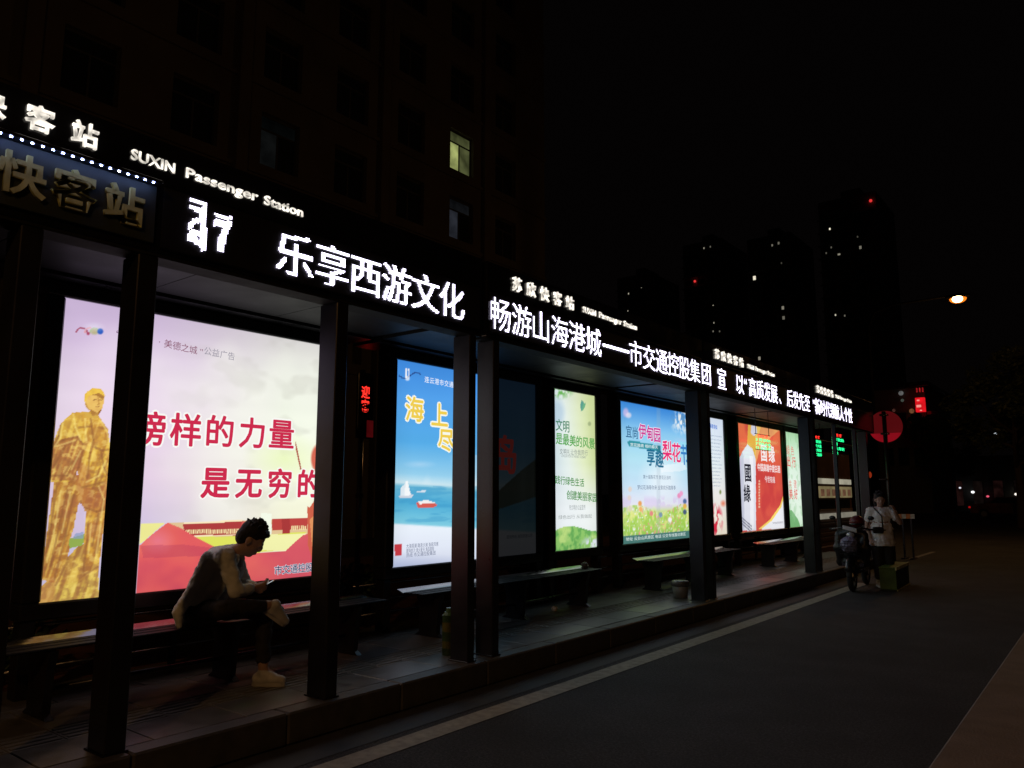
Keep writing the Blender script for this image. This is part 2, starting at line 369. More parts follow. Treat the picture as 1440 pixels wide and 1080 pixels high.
    if k == 1: led_dots([(y, 3.255 + dz) for y in np.arange(7.27, 7.85, PITCH_LED) for dz in (-.0116, 0, .0116)], 'led_dash', fa)
    if k == 3:
        MB().box(FX, FX + .01, 17.76, 19.36, 3.08, 3.45, bev=.003).build('blank_glass_panel', surf('smoked_glass', (.03, .025, .02), .1, vary=.2, scale=2), fa)

# ================================================================== ADVERTISING LIGHT BOXES
PX0 = -6.04
def vnoise(x, y, seed):
    r = np.random.default_rng(seed); T = r.random((64, 64))
    xi = np.floor(x).astype(int); yi = np.floor(y).astype(int); fx = x - xi; fy = y - yi
    fx = fx * fx * (3 - 2 * fx); fy = fy * fy * (3 - 2 * fy)
    g = lambda i, j: T[i % 64, j % 64]
    return (g(xi, yi) * (1 - fx) + g(xi + 1, yi) * fx) * (1 - fy) + (g(xi, yi + 1) * (1 - fx) + g(xi + 1, yi + 1) * fx) * fy
class Art:
    """printed artwork on a fine grid: colours in 0..255, outlines given in photo pixels and carried onto the poster plane"""
    def __init__(s, y0, y1, z0, z1, step):
        s.ny = int((y1 - y0) / step) + 1; s.nz = int((z1 - z0) / step) + 1
        s.Y, s.Z = np.meshgrid(np.linspace(y0, y1, s.ny), np.linspace(z0, z1, s.nz))
        v = np.stack([np.full(s.Y.shape, PX0), s.Y, s.Z - EYE], -1)
        d = v @ np.array(_f); s.PX = 720 + PXF * (v @ np.array(_r)) / d; s.PY = 540 - PXF * (v @ np.array(_u)) / d
        s.U = (s.Y - y0) / (y1 - y0); s.V = (s.Z - z0) / (z1 - z0); s.img = np.zeros(s.Y.shape + (3,)); s.y0, s.y1, s.z0, s.z1 = y0, y1, z0, z1
    def ramp(s, t, stops):
        t = np.clip(t, stops[0][0], stops[-1][0]); return np.stack([np.interp(t, [a for a, _ in stops], [c[i] for _, c in stops]) for i in range(3)], -1)
    def mix(s, col, a):
        a = np.clip(a, 0, 1)[..., None]; s.img = s.img * (1 - a) + np.asarray(col, float) * a
    def noise(s, fx, fy, seed, oct=3):
        return sum(vnoise(s.Y * fx * 2 ** o + 7.3 * o, s.Z * fy * 2 ** o + 3.1 * o, seed + o) * .5 ** o for o in range(oct)) / sum(.5 ** o for o in range(oct))
    def fill(s, poly, col, a=1.0, px=True):
        m = inside_poly(s.PX, s.PY, poly) if px else inside_poly(s.U, s.V, poly); s.mix(col, m * a); return m
    def dab(s, x, y, rx, ry, col, a=1.0, soft=.5):
        d = np.sqrt(((s.PX - x) / rx) ** 2 + ((s.PY - y) / ry) ** 2); s.mix(col, np.clip((1 - d) / soft, 0, 1) * a)
    def mesh(s):
        n, m = s.nz, s.ny; me = bpy.data.meshes.new('poster')
        co = np.stack([np.full(s.Y.shape, PX0), s.Y, s.Z], -1).reshape(-1, 3).astype('f')
        i = np.arange(n * m).reshape(n, m); F = np.stack([i[:-1, :-1], i[:-1, 1:], i[1:, 1:], i[1:, :-1]], -1).reshape(-1, 4)
        me.vertices.add(len(co)); me.vertices.foreach_set('co', co.reshape(-1))
        me.loops.add(F.size); me.loops.foreach_set('vertex_index', F.reshape(-1).astype('i'))
        me.polygons.add(len(F)); me.polygons.foreach_set('loop_start', np.arange(0, F.size, 4, dtype='i'))
        me.update(); me.validate()
        ed = np.clip(np.minimum(np.minimum(s.Y - s.y0, s.y1 - s.Y), np.minimum(s.Z - s.z0, s.z1 - s.Z)) / .28, 0, 1); tubes = 1 + .004 * np.cos(2 * np.pi * (s.Z - s.z0) / .183) + .05 * (s.noise(.7, .7, 77, 2) - .5)
        s.img = s.img * ((.95 + .05 * ed ** .7) * tubes)[..., None]      # tubes behind the print: a little weaker towards the edges
        c = np.clip(s.img, 0, 255) / 255; c = np.where(c <= .04045, c / 12.92, ((c + .055) / 1.055) ** 2.4)
        at = me.color_attributes.new('ink', 'FLOAT_COLOR', 'POINT'); at.data.foreach_set('color', np.concatenate([c, np.ones(c.shape[:2] + (1,))], -1).reshape(-1).astype('f'))
        return me
PRINT_LAYER = [0]
def prnt(po, s_, p_first, p_last, size, rgb, bold=.0, outline=None, per_char=True, obold=.05, aspect=1, st=1.0, lay=.004):
    """printed words from pixel p_first to pixel p_last (centres of the first and last character)"""
    A = on_x(*p_first, PX0); B = on_x(*p_last, PX0); n = len(s_)
    if per_char:
        if n > 1: size = min(size, abs(B.y - A.y) / (n - 1) * 1.02)
        for i, c in enumerate(s_):
            if c == ' ': continue
            P = A.lerp(B, i / max(1, n - 1))
            if outline: put_text('printed_outline', c, (PX0 + lay - .002, P.y, P.z), size, glow('ink_outline', outline, st), po, stroke=obold)
            o = put_text('printed_character', c, (PX0 + lay, P.y, P.z), size, glow('ink', rgb, st), po, stroke=bold)
    else:
        P = A.lerp(B, .5); put_text('printed_line', s_, (PX0 + lay, P.y, P.z), size, glow('ink', rgb, st), po, stroke=bold, width=abs(B.y - A.y))
BOXZ = (.845, 3.045)
def light_box(label, y0, w, step, painter):
    y1 = y0 + w; z0, z1 = BOXZ
    t = thing('advertising_light_box', label, 'light box', (PX0 - .05, (y0 + y1) / 2, .2), 'backlit advertising boxes behind the benches')
    s_ = .13; fr = MB(); X0, X1 = PX0 - .15, PX0 + .035
    fr.box(X0, X1, y0 - s_, y1 + s_, z1, z1 + .11, bev=.012).box(X0, X1, y0 - s_, y1 + s_, z0 - .12, z0, bev=.012)
    fr.box(X0, X1, y0 - s_, y0, z0 + .0005, z1 - .0005, bev=.012).box(X0, X1, y1, y1 + s_, z0 + .0005, z1 - .0005, bev=.012)
    fr.build('frame', blackmetal, t)
    MB().box(X0 - .003, PX0 - .02, y0 + .002, y1 - .002, z0 + .002, z1 - .002).build('back_panel', darkmetal, t)
    for yy in (y0 - s_ + .02, y1 + s_ - .12):
        l = MB().box(X0 + .03, X1 - .03, yy, yy + .10, .2, z0 - .121, bev=.006).build('leg', blackmetal, t)
        MB().box(X0 + .03, X1 - .03, yy, yy + .10, z1 + .111, 3.158, bev=.004).build('hanger', blackmetal, t)
    art = Art(y0, y1, z0, z1, step); words = painter(art)
    po = link('poster', art.mesh(), poster_mat(), t)
    for wd in words or []: prnt(po, *wd[0], **wd[1])
    return t
T = lambda *a, **k: (a, k)
def crop(ox, oy, sc): return lambda pts: [(ox + x / sc, oy + y / sc) for x, y in pts]
def hero(a):
    n1 = a.noise(1.6, 1.6, 3); n2 = a.noise(3, 5, 9)
    right = np.clip((a.PX - 200) / 200, 0, 1); down = np.clip((a.PY - 440) / 330, 0, 1)
    L = a.ramp(down, [(0, (206, 184, 218)), (.35, (232, 212, 236)), (.7, (230, 206, 232)), (1, (206, 196, 226))])
    R = a.ramp(down, [(0, (214, 206, 212)), (.25, (236, 238, 228)), (.5, (244, 250, 232)), (.75, (248, 250, 226)), (1, (236, 234, 204))])
    a.img = L * (1 - right[..., None]) + R * right[..., None]
    a.mix((250, 252, 240), np.clip((n1 - .5) * 2.2, 0, .75) * np.clip(right + .3, 0, 1)); a.mix((178, 176, 166), np.clip((n2 - .60) * 1.6, 0, .22) * right)
    a.mix((228, 246, 170), np.clip(1 - np.hypot((a.PX - 400) / 60, (a.PY - 645) / 40), 0, 1) * .6)
    c = crop(190, 680, 5.143)
    # terraces, hall and wall low on the poster
    a.fill(c([(40, 290), (215, 285), (60, 420), (30, 440)]), (240, 236, 150)); a.fill(c([(225, 282), (1320, 255), (1320, 380), (300, 400)]), (226, 196, 150))
    a.fill(c([(345, 290), (780, 270), (762, 378), (360, 372)]), (176, 62, 62))
    for i in range(30): x = 365 + i * 13.4; a.fill(c([(x, 335 - i * .3), (x + 8, 335 - i * .3), (x + 8, 362), (x, 362)]), (246, 226, 170))
    a.fill(c([(350, 282), (775, 262), (775, 274), (350, 295)]), (252, 232, 190)); a.fill(c([(380, 378), (770, 365), (770, 374), (380, 390)]), (250, 228, 190))
    a.fill(c([(770, 275), (830, 265), (815, 400), (775, 390)]), (206, 92, 84)); a.fill(c([(990, 255), (1245, 250), (1245, 330), (990, 340)]), (190, 70, 66))
    a.fill(c([(1060, 255), (1120, 250), (1120, 365), (1065, 368)]), (170, 58, 58)); a.fill(c([(910, 215), (985, 215), (990, 480), (890, 490)]), (244, 250, 232))
    for i in range(8): x = 1130 + i * 14; a.fill(c([(x, 305), (x + 8, 305), (x + 8, 335), (x, 335)]), (246, 226, 170))
    a.fill(c([(440, 388), (900, 372), (1240, 350), (1100, 480), (880, 500), (600, 470)]), (222, 226, 96)); a.mix((250, 248, 206), inside_poly(a.PX, a.PY, c([(880, 480), (960, 370), (1240, 360), (1090, 490)])) * .7)
    red = [(30, 450), (120, 370), (235, 282), (330, 322), (460, 400), (600, 470), (900, 502), (1085, 490), (1160, 420), (1215, 372), (1330, 350), (1400, 900), (0, 900)]
    m = a.fill(c(red), (226, 92, 96)); nn = a.noise(2.2, 3.2, 21)
    a.mix((236, 112, 98), m * np.clip((nn - .45) * 3, 0, .8)); a.mix((200, 72, 96), m * np.clip((.46 - nn) * 4, 0, .7))
    a.mix((232, 120, 140), m * np.clip(1 - np.hypot((a.PX - 222) / 26, (a.PY - 760) / 22), 0, 1) * .9)
    a.mix((176, 60, 92), m * inside_poly(a.PX, a.PY, c([(40, 450), (340, 440), (600, 470), (560, 520), (60, 540)])) * .35)
    a.mix((206, 84, 104), m * np.clip((a.PX - 330) / 120, 0, .6))
    a.fill(c([(1245, 160), (1262, 175), (1310, 100), (1330, 560), (1285, 560), (1250, 450)]), (206, 98, 74)); a.fill(c([(1262, 260), (1330, 200), (1330, 560), (1290, 560)]), (226, 150, 96))
    a.dab(448, 645, 12, 22, (214, 104, 84), 1, .25); a.fill([(415, 618), (418, 630), (424, 660), (422, 660), (416, 632)], (176, 84, 70))
    # golden statue of a striding figure in a long coat: a plain stand-in
    k = crop(50, 530, 3.377); body = np.zeros(a.PX.shape, bool)
    def part(poly, col): 
        mm = a.fill(k(poly), col); body[...] |= mm
    part([(20, 1000), (150, 880), (300, 900), (300, 1080), (10, 1080)], (206, 170, 70))
    part([(205, 580), (235, 540), (335, 500), (345, 600), (325, 700), (300, 920), (215, 950), (225, 840), (240, 640), (215, 600)], (200, 138, 44))
    part([(140, 470), (345, 460), (340, 600), (235, 640), (210, 600), (110, 580)], (176, 104, 40)); part([(205, 800), (232, 790), (240, 960), (90, 1000), (150, 860)], (196, 150, 60))
    part([(90, 490), (215, 520), (205, 600), (150, 870), (110, 985), (20, 960), (60, 700)], (178, 110, 40))
    part([(170, 170), (235, 165), (300, 185), (345, 250), (360, 380), (345, 480), (325, 520), (220, 530), (185, 400), (150, 280)], (208, 152, 48))
    part([(120, 220), (175, 170), (215, 185), (235, 300), (225, 340), (160, 500), (70, 500), (80, 320)], (214, 164, 56))
    part([(78, 310), (200, 275), (235, 330), (185, 490), (70, 490)], (176, 104, 52))
    part([(228, 165), (300, 165), (300, 190), (262, 200), (232, 185)], (200, 150, 50))
    part([(232, 110), (245, 70), (280, 52), (318, 66), (330, 90), (318, 150), (292, 172), (255, 160), (238, 140)], (226, 176, 92))
    a.fill(k([(230, 118), (236, 80), (270, 52), (310, 56), (328, 80), (328, 94), (290, 78), (252, 92), (238, 122)]), (232, 186, 62)); a.fill(k([(262, 88), (300, 76), (328, 92), (322, 108), (292, 90)]), (150, 92, 40))
    a.fill(k([(272, 108), (292, 104), (292, 109), (272, 113)]), (140, 84, 44)); a.fill(k([(300, 106), (318, 106), (316, 111), (300, 111)]), (140, 84, 44)); a.fill(k([(284, 140), (304, 138), (302, 145), (286, 146)]), (158, 92, 50)); a.fill(k([(258, 150), (292, 172), (316, 152), (300, 182), (268, 186)]), (160, 100, 40))
    part([(225, 315), (255, 305), (285, 330), (262, 355), (222, 345)], (228, 178, 76))
    lowp = (a.PY > 588).astype(float); coat = np.clip((a.PY - 575) / 60, 0, 1)
    fold = vnoise(a.PX * .30 + a.PY * .10, a.PY * .030, 31); fine = a.noise(26, 34, 40); big = a.noise(6, 4.5, 44)
    a.mix((250, 220, 104), body * np.clip((fold - .5) * 2, 0, .5) * lowp); a.mix((128, 56, 40), body * np.clip((.46 - fold) * 2.2, 0, .5) * coat)
    a.mix((252, 228, 128), body * np.clip((fine - .56) * 4, 0, .45) * (.35 + .65 * lowp)); a.mix((110, 50, 44), body * np.clip((.44 - fine) * 4, 0, .38) * (.2 + .8 * coat))
    a.mix((160, 72, 56), body * np.clip((big - .57) * 4, 0, .4) * coat)
    def stroke(pts, w, col, al=.85):
        q = k(pts)
        for (x0, y0), (x1, y1) in zip(q, q[1:]):
            dx, dy = x1 - x0, y1 - y0; tt = np.clip(((a.PX - x0) * dx + (a.PY - y0) * dy) / (dx * dx + dy * dy + 1e-9), 0, 1)
            d = np.hypot(a.PX - x0 - tt * dx, a.PY - y0 - tt * dy); a.mix(col, np.clip((w / 3.377 - d) / (.5 * w / 3.377), 0, 1) * al * body)
    DK = (112, 52, 34); BR = (255, 236, 140)
    for pts in ([(120, 225), (110, 280), (82, 330)], [(78, 330), (130, 300), (200, 285), (225, 320)], [(215, 345), (190, 400), (150, 470), (75, 470)], [(225, 350), (205, 430), (170, 500)], [(175, 400), (120, 490)], [(140, 330), (90, 420)], [(262, 200), (275, 300), (260, 360), (245, 480)], [(205, 240), (265, 235)], [(300, 240), (335, 245)], [(285, 335), (320, 350), (345, 345)], [(310, 350), (325, 430), (345, 470)], [(220, 525), (320, 500)], [(215, 590), (205, 700), (150, 870)], [(235, 620), (290, 640), (325, 630)], [(250, 700), (235, 860), (225, 930)], [(300, 650), (270, 800)], [(100, 520), (75, 700), (30, 940)], [(150, 540), (110, 720), (70, 900)], [(180, 560), (140, 760), (90, 960)], [(230, 940), (300, 900)], [(95, 990), (150, 880)]): stroke(pts, 7, DK, .5)
    for pts in ([(128, 222), (118, 290), (90, 330)], [(180, 178), (190, 240), (215, 300)], [(100, 330), (190, 300)], [(215, 350), (170, 440)], [(235, 200), (240, 300)], [(240, 500), (300, 470), (335, 400)], [(300, 520), (325, 580), (310, 680)], [(265, 700), (250, 840)], [(120, 540), (95, 700), (55, 880)], [(165, 550), (125, 740)], [(310, 210), (340, 260), (352, 330)], [(310, 700), (285, 860)]): stroke(pts, 6, BR, .45)
    stroke([(238, 128), (250, 158), (290, 172)], 5, (150, 92, 40), .6); stroke([(296, 100), (302, 128), (294, 132)], 4, (170, 110, 50), .8)
    a.mix((255, 226, 130), body * .24)
    a.fill(k([(190, 690), (215, 600), (230, 625), (232, 760), (165, 770)]), (214, 196, 224)); a.fill(k([(160, 770), (232, 745), (225, 800), (160, 815)]), (150, 176, 84)); a.fill(k([(185, 745), (230, 735), (228, 765), (180, 768)]), (140, 160, 200), .7)
    # crest of coloured arcs at the top
    for (x0, w, col) in ((106, 18, (170, 84, 110)), (118, 16, (226, 160, 170)), (126, 14, (160, 200, 150))):
        d = np.hypot((a.PX - x0 - w / 2) / (w / 2), (a.PY - 468) / 8); a.mix(col, ((d < 1) & (d > .72) & (a.PY < 468)) * .9)
    a.dab(133, 466, 8, 6, (176, 176, 120), .8); a.dab(141, 466, 5, 5, (40, 90, 190), .95, .3); a.dab(124, 469, 3, 3, (170, 60, 90), .9); a.dab(132, 460, 18, 8, (236, 236, 250), .4, .8)
    W = (250, 250, 246); R_ = (205, 44, 78)
    return [T('榜样的力量', (209, 603), (396, 611), .285, R_, bold=.02, outline=W, obold=.075), T('是无穷的', (303, 679), (434, 681), .275, R_, bold=.028, outline=W, obold=.075),
            T('·美德之城”', (224, 481), (283, 495), .085, (130, 70, 96)), T('公益广告', (292, 494), (325, 501), .075, (150, 146, 160)), T('“', (166, 470), (166, 470), .09, (120, 80, 120)),
            T('市交通控股集团', (391, 802), (455, 796), .088, (52, 58, 92), bold=.01, outline=(226, 226, 240), obold=.05)]
def sea(a):
    a.img = a.ramp(a.PY + (a.PX - 557) * -.06, [(500, (62, 138, 226)), (560, (84, 162, 236)), (620, (86, 172, 232)), (665, (150, 208, 238)), (678, (204, 230, 240)), (683, (110, 186, 216)), (705, (78, 172, 214)), (735, (128, 204, 226)), (738, (232, 240, 250)), (775, (226, 232, 248)), (795, (180, 190, 222))])
    n = a.noise(2, 3, 5); a.mix((236, 244, 250), np.clip((n - .55) * 2.5, 0, .5) * ((a.PY > 640) & (a.PY < 682)))
    a.mix((60, 150, 200), np.clip((a.noise(3, 26, 8) - .55) * 3, 0, .4) * ((a.PY > 684) & (a.PY < 735)))
    a.dab(590, 653, 26, 6, (190, 220, 244), .5, 1)
    a.fill([(571, 676), (573, 676), (578, 697), (567, 697)], (246, 250, 252)); a.fill([(564, 685), (570, 680), (569, 697), (563, 697)], (224, 236, 244)); a.fill([(560, 697), (581, 696), (579, 700), (562, 700)], (206, 214, 226))
    a.fill([(586, 691), (600, 689), (598, 692), (587, 693)], (214, 226, 238)); a.fill([(585, 707), (601, 705), (615, 709), (612, 713), (588, 714)], (214, 92, 84)); a.fill([(588, 705), (601, 703), (612, 707), (590, 709)], (244, 240, 240))
    a.fill([(555, 766), (565, 765), (565, 781), (555, 782)], (200, 60, 70))
    d = np.abs(a.PY - (528 + 4 * np.sin((a.PX - 561) / 5.2))); a.mix((40, 66, 130), ((d < 1.1) & (a.PX > 561) & (a.PX < 592)) * .9)
    a.fill([(570, 518), (572, 518), (573, 532), (570, 532)], (240, 246, 255)); a.fill([(574, 518), (576, 518), (576, 533), (574, 532)], (240, 246, 255)); a.dab(573, 533, 4, 3, (240, 246, 255), .8)
    hill = inside_poly(a.PX, a.PY, [(690, 700), (735, 660), (760, 640), (780, 640), (780, 690), (690, 720)]); a.mix((70, 80, 60), hill * .9)
    a.img *= np.where(a.Y > 7.28, .13, 1.0)[..., None]                                 # the tubes behind this half are dead
    return [T('海上渔', (583, 576), (651, 592), .29, (240, 206, 80), bold=.022, outline=(248, 250, 236), obold=.085), T('尽', (627, 619), (627, 619), .27, (240, 206, 80), bold=.022, outline=(248, 250, 236), obold=.085),
            T('岛', (711, 640), (711, 640), .50, (50, 14, 12), bold=.03), T('连云港市交通控股集团', (600, 534), (660, 546), .075, (226, 236, 252), bold=.01),
            T('大海观潮 踏浪沙滩 渔家风情', (571, 769), (616, 764), .05, (90, 100, 130), per_char=False), T('碧海金沙 渔火星光 海岛度假', (571, 775), (610, 771), .05, (90, 100, 130), per_char=False), T('热线 市交通控股集团', (571, 781), (612, 777), .05, (90, 100, 130), per_char=False),
            T('咨询热线 海岛旅游公司', (712, 756), (748, 752), .05, (7, 8, 12), per_char=False)]
def green(a):
    a.img = a.ramp(a.U + .25 * (a.V - .5), [(0, (206, 226, 236)), (.35, (226, 238, 232)), (.7, (222, 234, 188)), (1, (206, 222, 150))])
    a.mix((234, 240, 244), np.clip((.55 - a.V) * 3, 0, .9)); n = a.noise(5, 5, 2); leaf = a.noise(16, 16, 12)
    a.mix((90, 176, 70), np.clip((leaf - .42) * 6, 0, 1) * np.clip(1 - np.hypot((a.PX - 786) / 24, (a.PY - 548) / 15), 0, 1) * 1.6); a.mix((150, 186, 220), np.clip(1 - np.hypot((a.PX - 783) / 14, (a.PY - 580) / 24), 0, .5))
    hill = a.PY > 748 - 6 * np.sin((a.PX - 776) / 14) - (a.PX - 781) * .12; a.mix((126, 190, 84), hill); a.mix((70, 150, 60), hill * np.clip((leaf - .5) * 5, 0, .8)); a.mix((196, 224, 120), hill * np.clip((n - .55) * 5, 0, .7))
    a.mix((226, 230, 246), np.clip(1 - np.hypot((a.PX - 834) / 20, (a.PY - 764) / 12), 0, 1) * np.clip((leaf - .35) * 5, 0, 1) * 1.5)
    a.fill([(816, 570), (818, 562), (821, 566), (820, 576), (817, 579)], (70, 150, 130)); a.fill([(820, 568), (824, 566), (822, 574), (818, 579)], (90, 170, 120)); a.dab(829, 596, 3, 4, (120, 140, 90), .6)
    a.mix((250, 252, 250), np.full(a.U.shape, .14))
    G = (86, 168, 80); D = (60, 130, 96)
    return [T('文明', (786, 598), (796, 600), .25, D, bold=.01), T('是最美的风景', (786, 617), (832, 624), .26, G, bold=.015), T('践行绿色生活', (784, 675), (818, 679), .25, (60, 140, 60), bold=.012), T('创建美丽家园', (800, 696), (836, 700), .25, (60, 140, 60), bold=.012),
            T('文明礼让你我同行', (789, 635), (824, 637), .085, (120, 130, 130)), T('CIVILIZATION IS THE BEST SCENERY', (789, 641), (824, 643), .05, (130, 140, 140), per_char=False), T('市文明办公益宣传', (800, 713), (823, 714), .08, (140, 150, 150), per_char=False), T('绿色出行 从我做起', (785, 727), (832, 726), .06, (150, 158, 158), per_char=False)]
def flower(a):
    a.img = a.ramp(a.V, [(0, (120, 176, 90)), (.08, (150, 200, 80)), (.2, (190, 220, 110)), (.27, (226, 226, 240)), (.42, (190, 222, 244)), (.62, (168, 222, 240)), (.8, (128, 196, 238)), (1, (40, 128, 222))])
    a.mix((236, 244, 250), np.clip(1 - np.hypot((a.U - .55) / .35, (a.V - .45) / .2), 0, .7)); leaf = a.noise(14, 14, 17); n = a.noise(4, 4, 6)
    a.mix((214, 196, 236), np.clip(1 - np.abs(a.V - .28) / .06, 0, .6) * (n > .42)); meadow = a.V < .24 + .03 * np.sin(a.U * 9); a.mix((150, 200, 60), meadow * np.clip((leaf - .45) * 4, 0, .8)); a.mix((232, 232, 130), meadow * np.clip((.42 - leaf) * 5, 0, .7))
    a.mix((236, 130, 130), meadow * np.clip((a.noise(30, 30, 51, 1) - .72) * 6, 0, .9) * (np.abs(a.U - .5) < .3)); a.mix((240, 246, 246), meadow * np.clip((a.noise(34, 34, 61, 1) - .78) * 8, 0, .9))
    a.mix((236, 240, 240), np.clip((leaf - .40) * 6, 0, 1) * np.clip(1 - np.hypot((a.PX - 962) / 22, (a.PY - 592) / 22), 0, 1) * 1.8); a.mix((110, 130, 130), np.clip((.40 - leaf) * 6, 0, .6) * np.clip(1 - np.hypot((a.PX - 962) / 22, (a.PY - 592) / 20), 0, 1))
    a.dab(880, 580, 5, 8, (226, 190, 236), .7); a.dab(884, 584, 5, 5, (250, 230, 240), .7); a.mix((190, 196, 206), np.clip((a.V - .5) * 0, 0, 0)); a.mix((150, 170, 186), np.clip(1 - np.abs(a.PX - 926) / 3.0, 0, .22))
    # little walkers and blooms in the meadow: plain dabs
    for x, y, c_ in ((900, 708, (230, 150, 70)), (901, 716, (240, 170, 90)), (963, 705, (60, 90, 150)), (963, 712, (230, 170, 60)), (963, 720, (50, 70, 110)), (955, 697, (232, 130, 180)), (958, 694, (240, 150, 200)), (916, 722, (226, 120, 120)), (929, 724, (110, 140, 170)), (886, 688, (224, 206, 196)), (885, 700, (222, 206, 200)), (886, 715, (214, 206, 186)), (942, 731, (250, 240, 250))): a.dab(x, y, 3.2, 4.5, c_, .95, .4)
    a.fill([(882, 621), (886, 619), (929, 627), (929, 636), (884, 627)], (36, 140, 156)); a.fill([(929, 627), (929, 636), (923, 634), (924, 626)], (26, 110, 130))
    a.mix((56, 110, 104), (a.V < .052) * 1.0)
    a.mix((250, 252, 255), inside_poly(a.PX, a.PY, [(928, 655), (962, 650), (966, 660), (955, 663), (930, 664)]) * .5)
    a.mix((250, 252, 255), np.full(a.U.shape, .10))
    B = (34, 110, 146); P = (206, 60, 150)
    return [T('宜尚', (884, 607), (893, 609), .26, (60, 110, 150), bold=.01), T('伊甸园', (903, 607), (924, 612), .37, P, bold=.02, outline=(240, 236, 250), obold=.06), T('享趣', (915, 643), (927, 646), .33, B, bold=.02), T('梨花', (938, 634), (951, 637), .48, (232, 50, 120), bold=.02, outline=(250, 240, 248), obold=.05), T('节', (963, 640), (963, 640), .38, (60, 130, 200), bold=.02),
            T('赏花踏青 相约春天', (886, 623), (925, 631), .06, (240, 250, 250), per_char=False), T('第十届梨花节 赏花正当时', (904, 669), (943, 673), .07, (90, 110, 140), per_char=False), T('梦幻花海等你来 全家欢乐踏青季', (896, 684), (950, 687), .08, (90, 110, 140), per_char=False), T('地址 云台山风景区 电话 公交专线直达景区', (880, 758), (964, 751), .06, (224, 240, 236), per_char=False)]
def notice(a):
    a.img = a.ramp(a.V, [(0, (238, 226, 206)), (.3, (236, 232, 228)), (.6, (226, 236, 240)), (1, (214, 226, 244))])
    blot = a.noise(9, 7, 14); a.mix((214, 44, 70), np.clip((blot - .44) * 12, 0, 1) * np.clip(1 - np.hypot((a.PX - 1006) / 12, (a.PY - 732) / 26), 0, 1) * 2.2); a.mix((236, 120, 90), np.clip(1 - np.hypot((a.PX - 1017) / 5, (a.PY - 708) / 6), 0, 1)); a.dab(1013, 692, 2, 4, (110, 130, 60), .8)
    r = [T('乘客须知', (999, 599), (1007, 601), .2, (70, 120, 210), bold=.02)]
    for i in range(15): r.append(T(''.join(random.Random(i).sample('请遵守候车秩序文明乘车先下后上排队照顾老幼病残孕保持站台清洁卫生', 16)), (996, 612 + i * 5.2), (1015 - (i % 4), 614.5 + i * 4.8), .03, (120, 140, 170), per_char=False))
    return r
def bottle(a):
    a.img = a.ramp(a.V, [(0, (214, 76, 62)), (.5, (216, 72, 56)), (1, (226, 104, 60))]); n = a.noise(2, 2, 19); a.mix((190, 44, 50), np.clip((n - .5) * 3, 0, .6))
    c = crop(940, 560, 4.909)
    a.fill(c([(550, 170), (640, 190), (610, 300), (600, 420), (605, 905), (560, 905), (540, 400)]), (222, 170, 60)); a.mix((246, 214, 120), inside_poly(a.PX, a.PY, c([(600, 190), (770, 215), (640, 330), (600, 460)])) * .55)
    a.fill(c([(620, 905), (700, 840), (770, 740), (800, 640), (810, 905)]), (250, 214, 96)); a.fill(c([(640, 905), (715, 845), (780, 750), (800, 670), (810, 905)]), (238, 240, 246))
    a.mix((206, 56, 60), inside_poly(a.PX, a.PY, c([(545, 190), (600, 185), (580, 300), (545, 330)])) * .0)
    a.fill(c([(572, 185), (608, 195), (612, 240), (590, 262), (568, 240)]), (206, 208, 226))
    a.fill(c([(484, 430), (510, 370), (545, 318), (580, 350), (602, 420), (605, 915), (510, 915)]), (222, 224, 236)); a.mix((182, 186, 210), inside_poly(a.PX, a.PY, c([(484, 430), (510, 370), (520, 400), (525, 915), (508, 915)])) * .6); a.mix((250, 250, 255), inside_poly(a.PX, a.PY, c([(560, 400), (585, 400), (590, 900), (565, 900)])) * .6)
    for i in range(3): a.fill(c([(500, 815 + i * 20), (575, 880 + i * 20), (575, 888 + i * 20), (500, 823 + i * 20)]), (60, 60, 90))
    for i in range(10): a.fill(c([(622, 565 + i * 20), (632, 565 + i * 20), (632, 577 + i * 20), (622, 577 + i * 20)]), (236, 180, 150))
    a.mix((250, 240, 236), np.full(a.U.shape, .07))
    Wt = (246, 240, 240)
    return [T('國', (1051.5, 665), (1051.5, 665), .40, (24, 24, 40), bold=.02), T('緣', (1050.5, 694), (1050.5, 694), .38, (24, 24, 40), bold=.02), T('国缘', (1074, 637), (1085, 639), .40, Wt, bold=.02), T('中国高端中度白酒', (1067, 657), (1095, 660), .22, Wt, bold=.01), T('今世有缘', (1077, 674), (1088, 675), .16, Wt), T('江苏今世缘酒业股份有限公司', (1086, 736), (1101, 734), .05, (90, 90, 110), per_char=False)]
def pale(a):
    a.img = a.ramp(a.V, [(0, (214, 240, 214)), (.4, (232, 244, 234)), (.8, (206, 236, 210)), (1, (176, 222, 176))])
    a.fill([(1108, 716), (1114, 718), (1122, 730), (1126, 741), (1106, 742)], (120, 180, 120)); a.mix((150, 200, 150), np.clip((a.noise(8, 8, 4) - .55) * 4, 0, .4))
    R_ = (222, 120, 110)
    return [T('绿色', (1108, 633), (1114, 634), .24, R_), T('出行', (1109, 649), (1116, 650), .27, R_, bold=.02), T('共建', (1111, 681), (1118, 681), .22, R_), T('美好', (1112, 695), (1119, 695), .26, R_, bold=.02)]
LB = [('wide light box with gold statue and red slogan poster behind the seated man', 2.32, 2.53, .0068, hero), ('wide light box with blue sea poster, one half of it unlit', 5.67, 2.53, .012, sea),
      ('narrow light box with pale poster of green handwriting and green hills', 8.62, 1.066, .014, green), ('wide light box with blossom festival poster, blue sky over a meadow', 10.41, 2.53, .016, flower),
      ('narrow light box with white notice and red brush blot', 13.35, 1.066, .02, notice), ('wide light box with red and gold poster of a white bottle', 15.13, 2.53, .02, bottle), ('narrow light box with pale green poster and salmon words', 17.98, 1.066, .02, pale)]
for l in LB: light_box(*l)
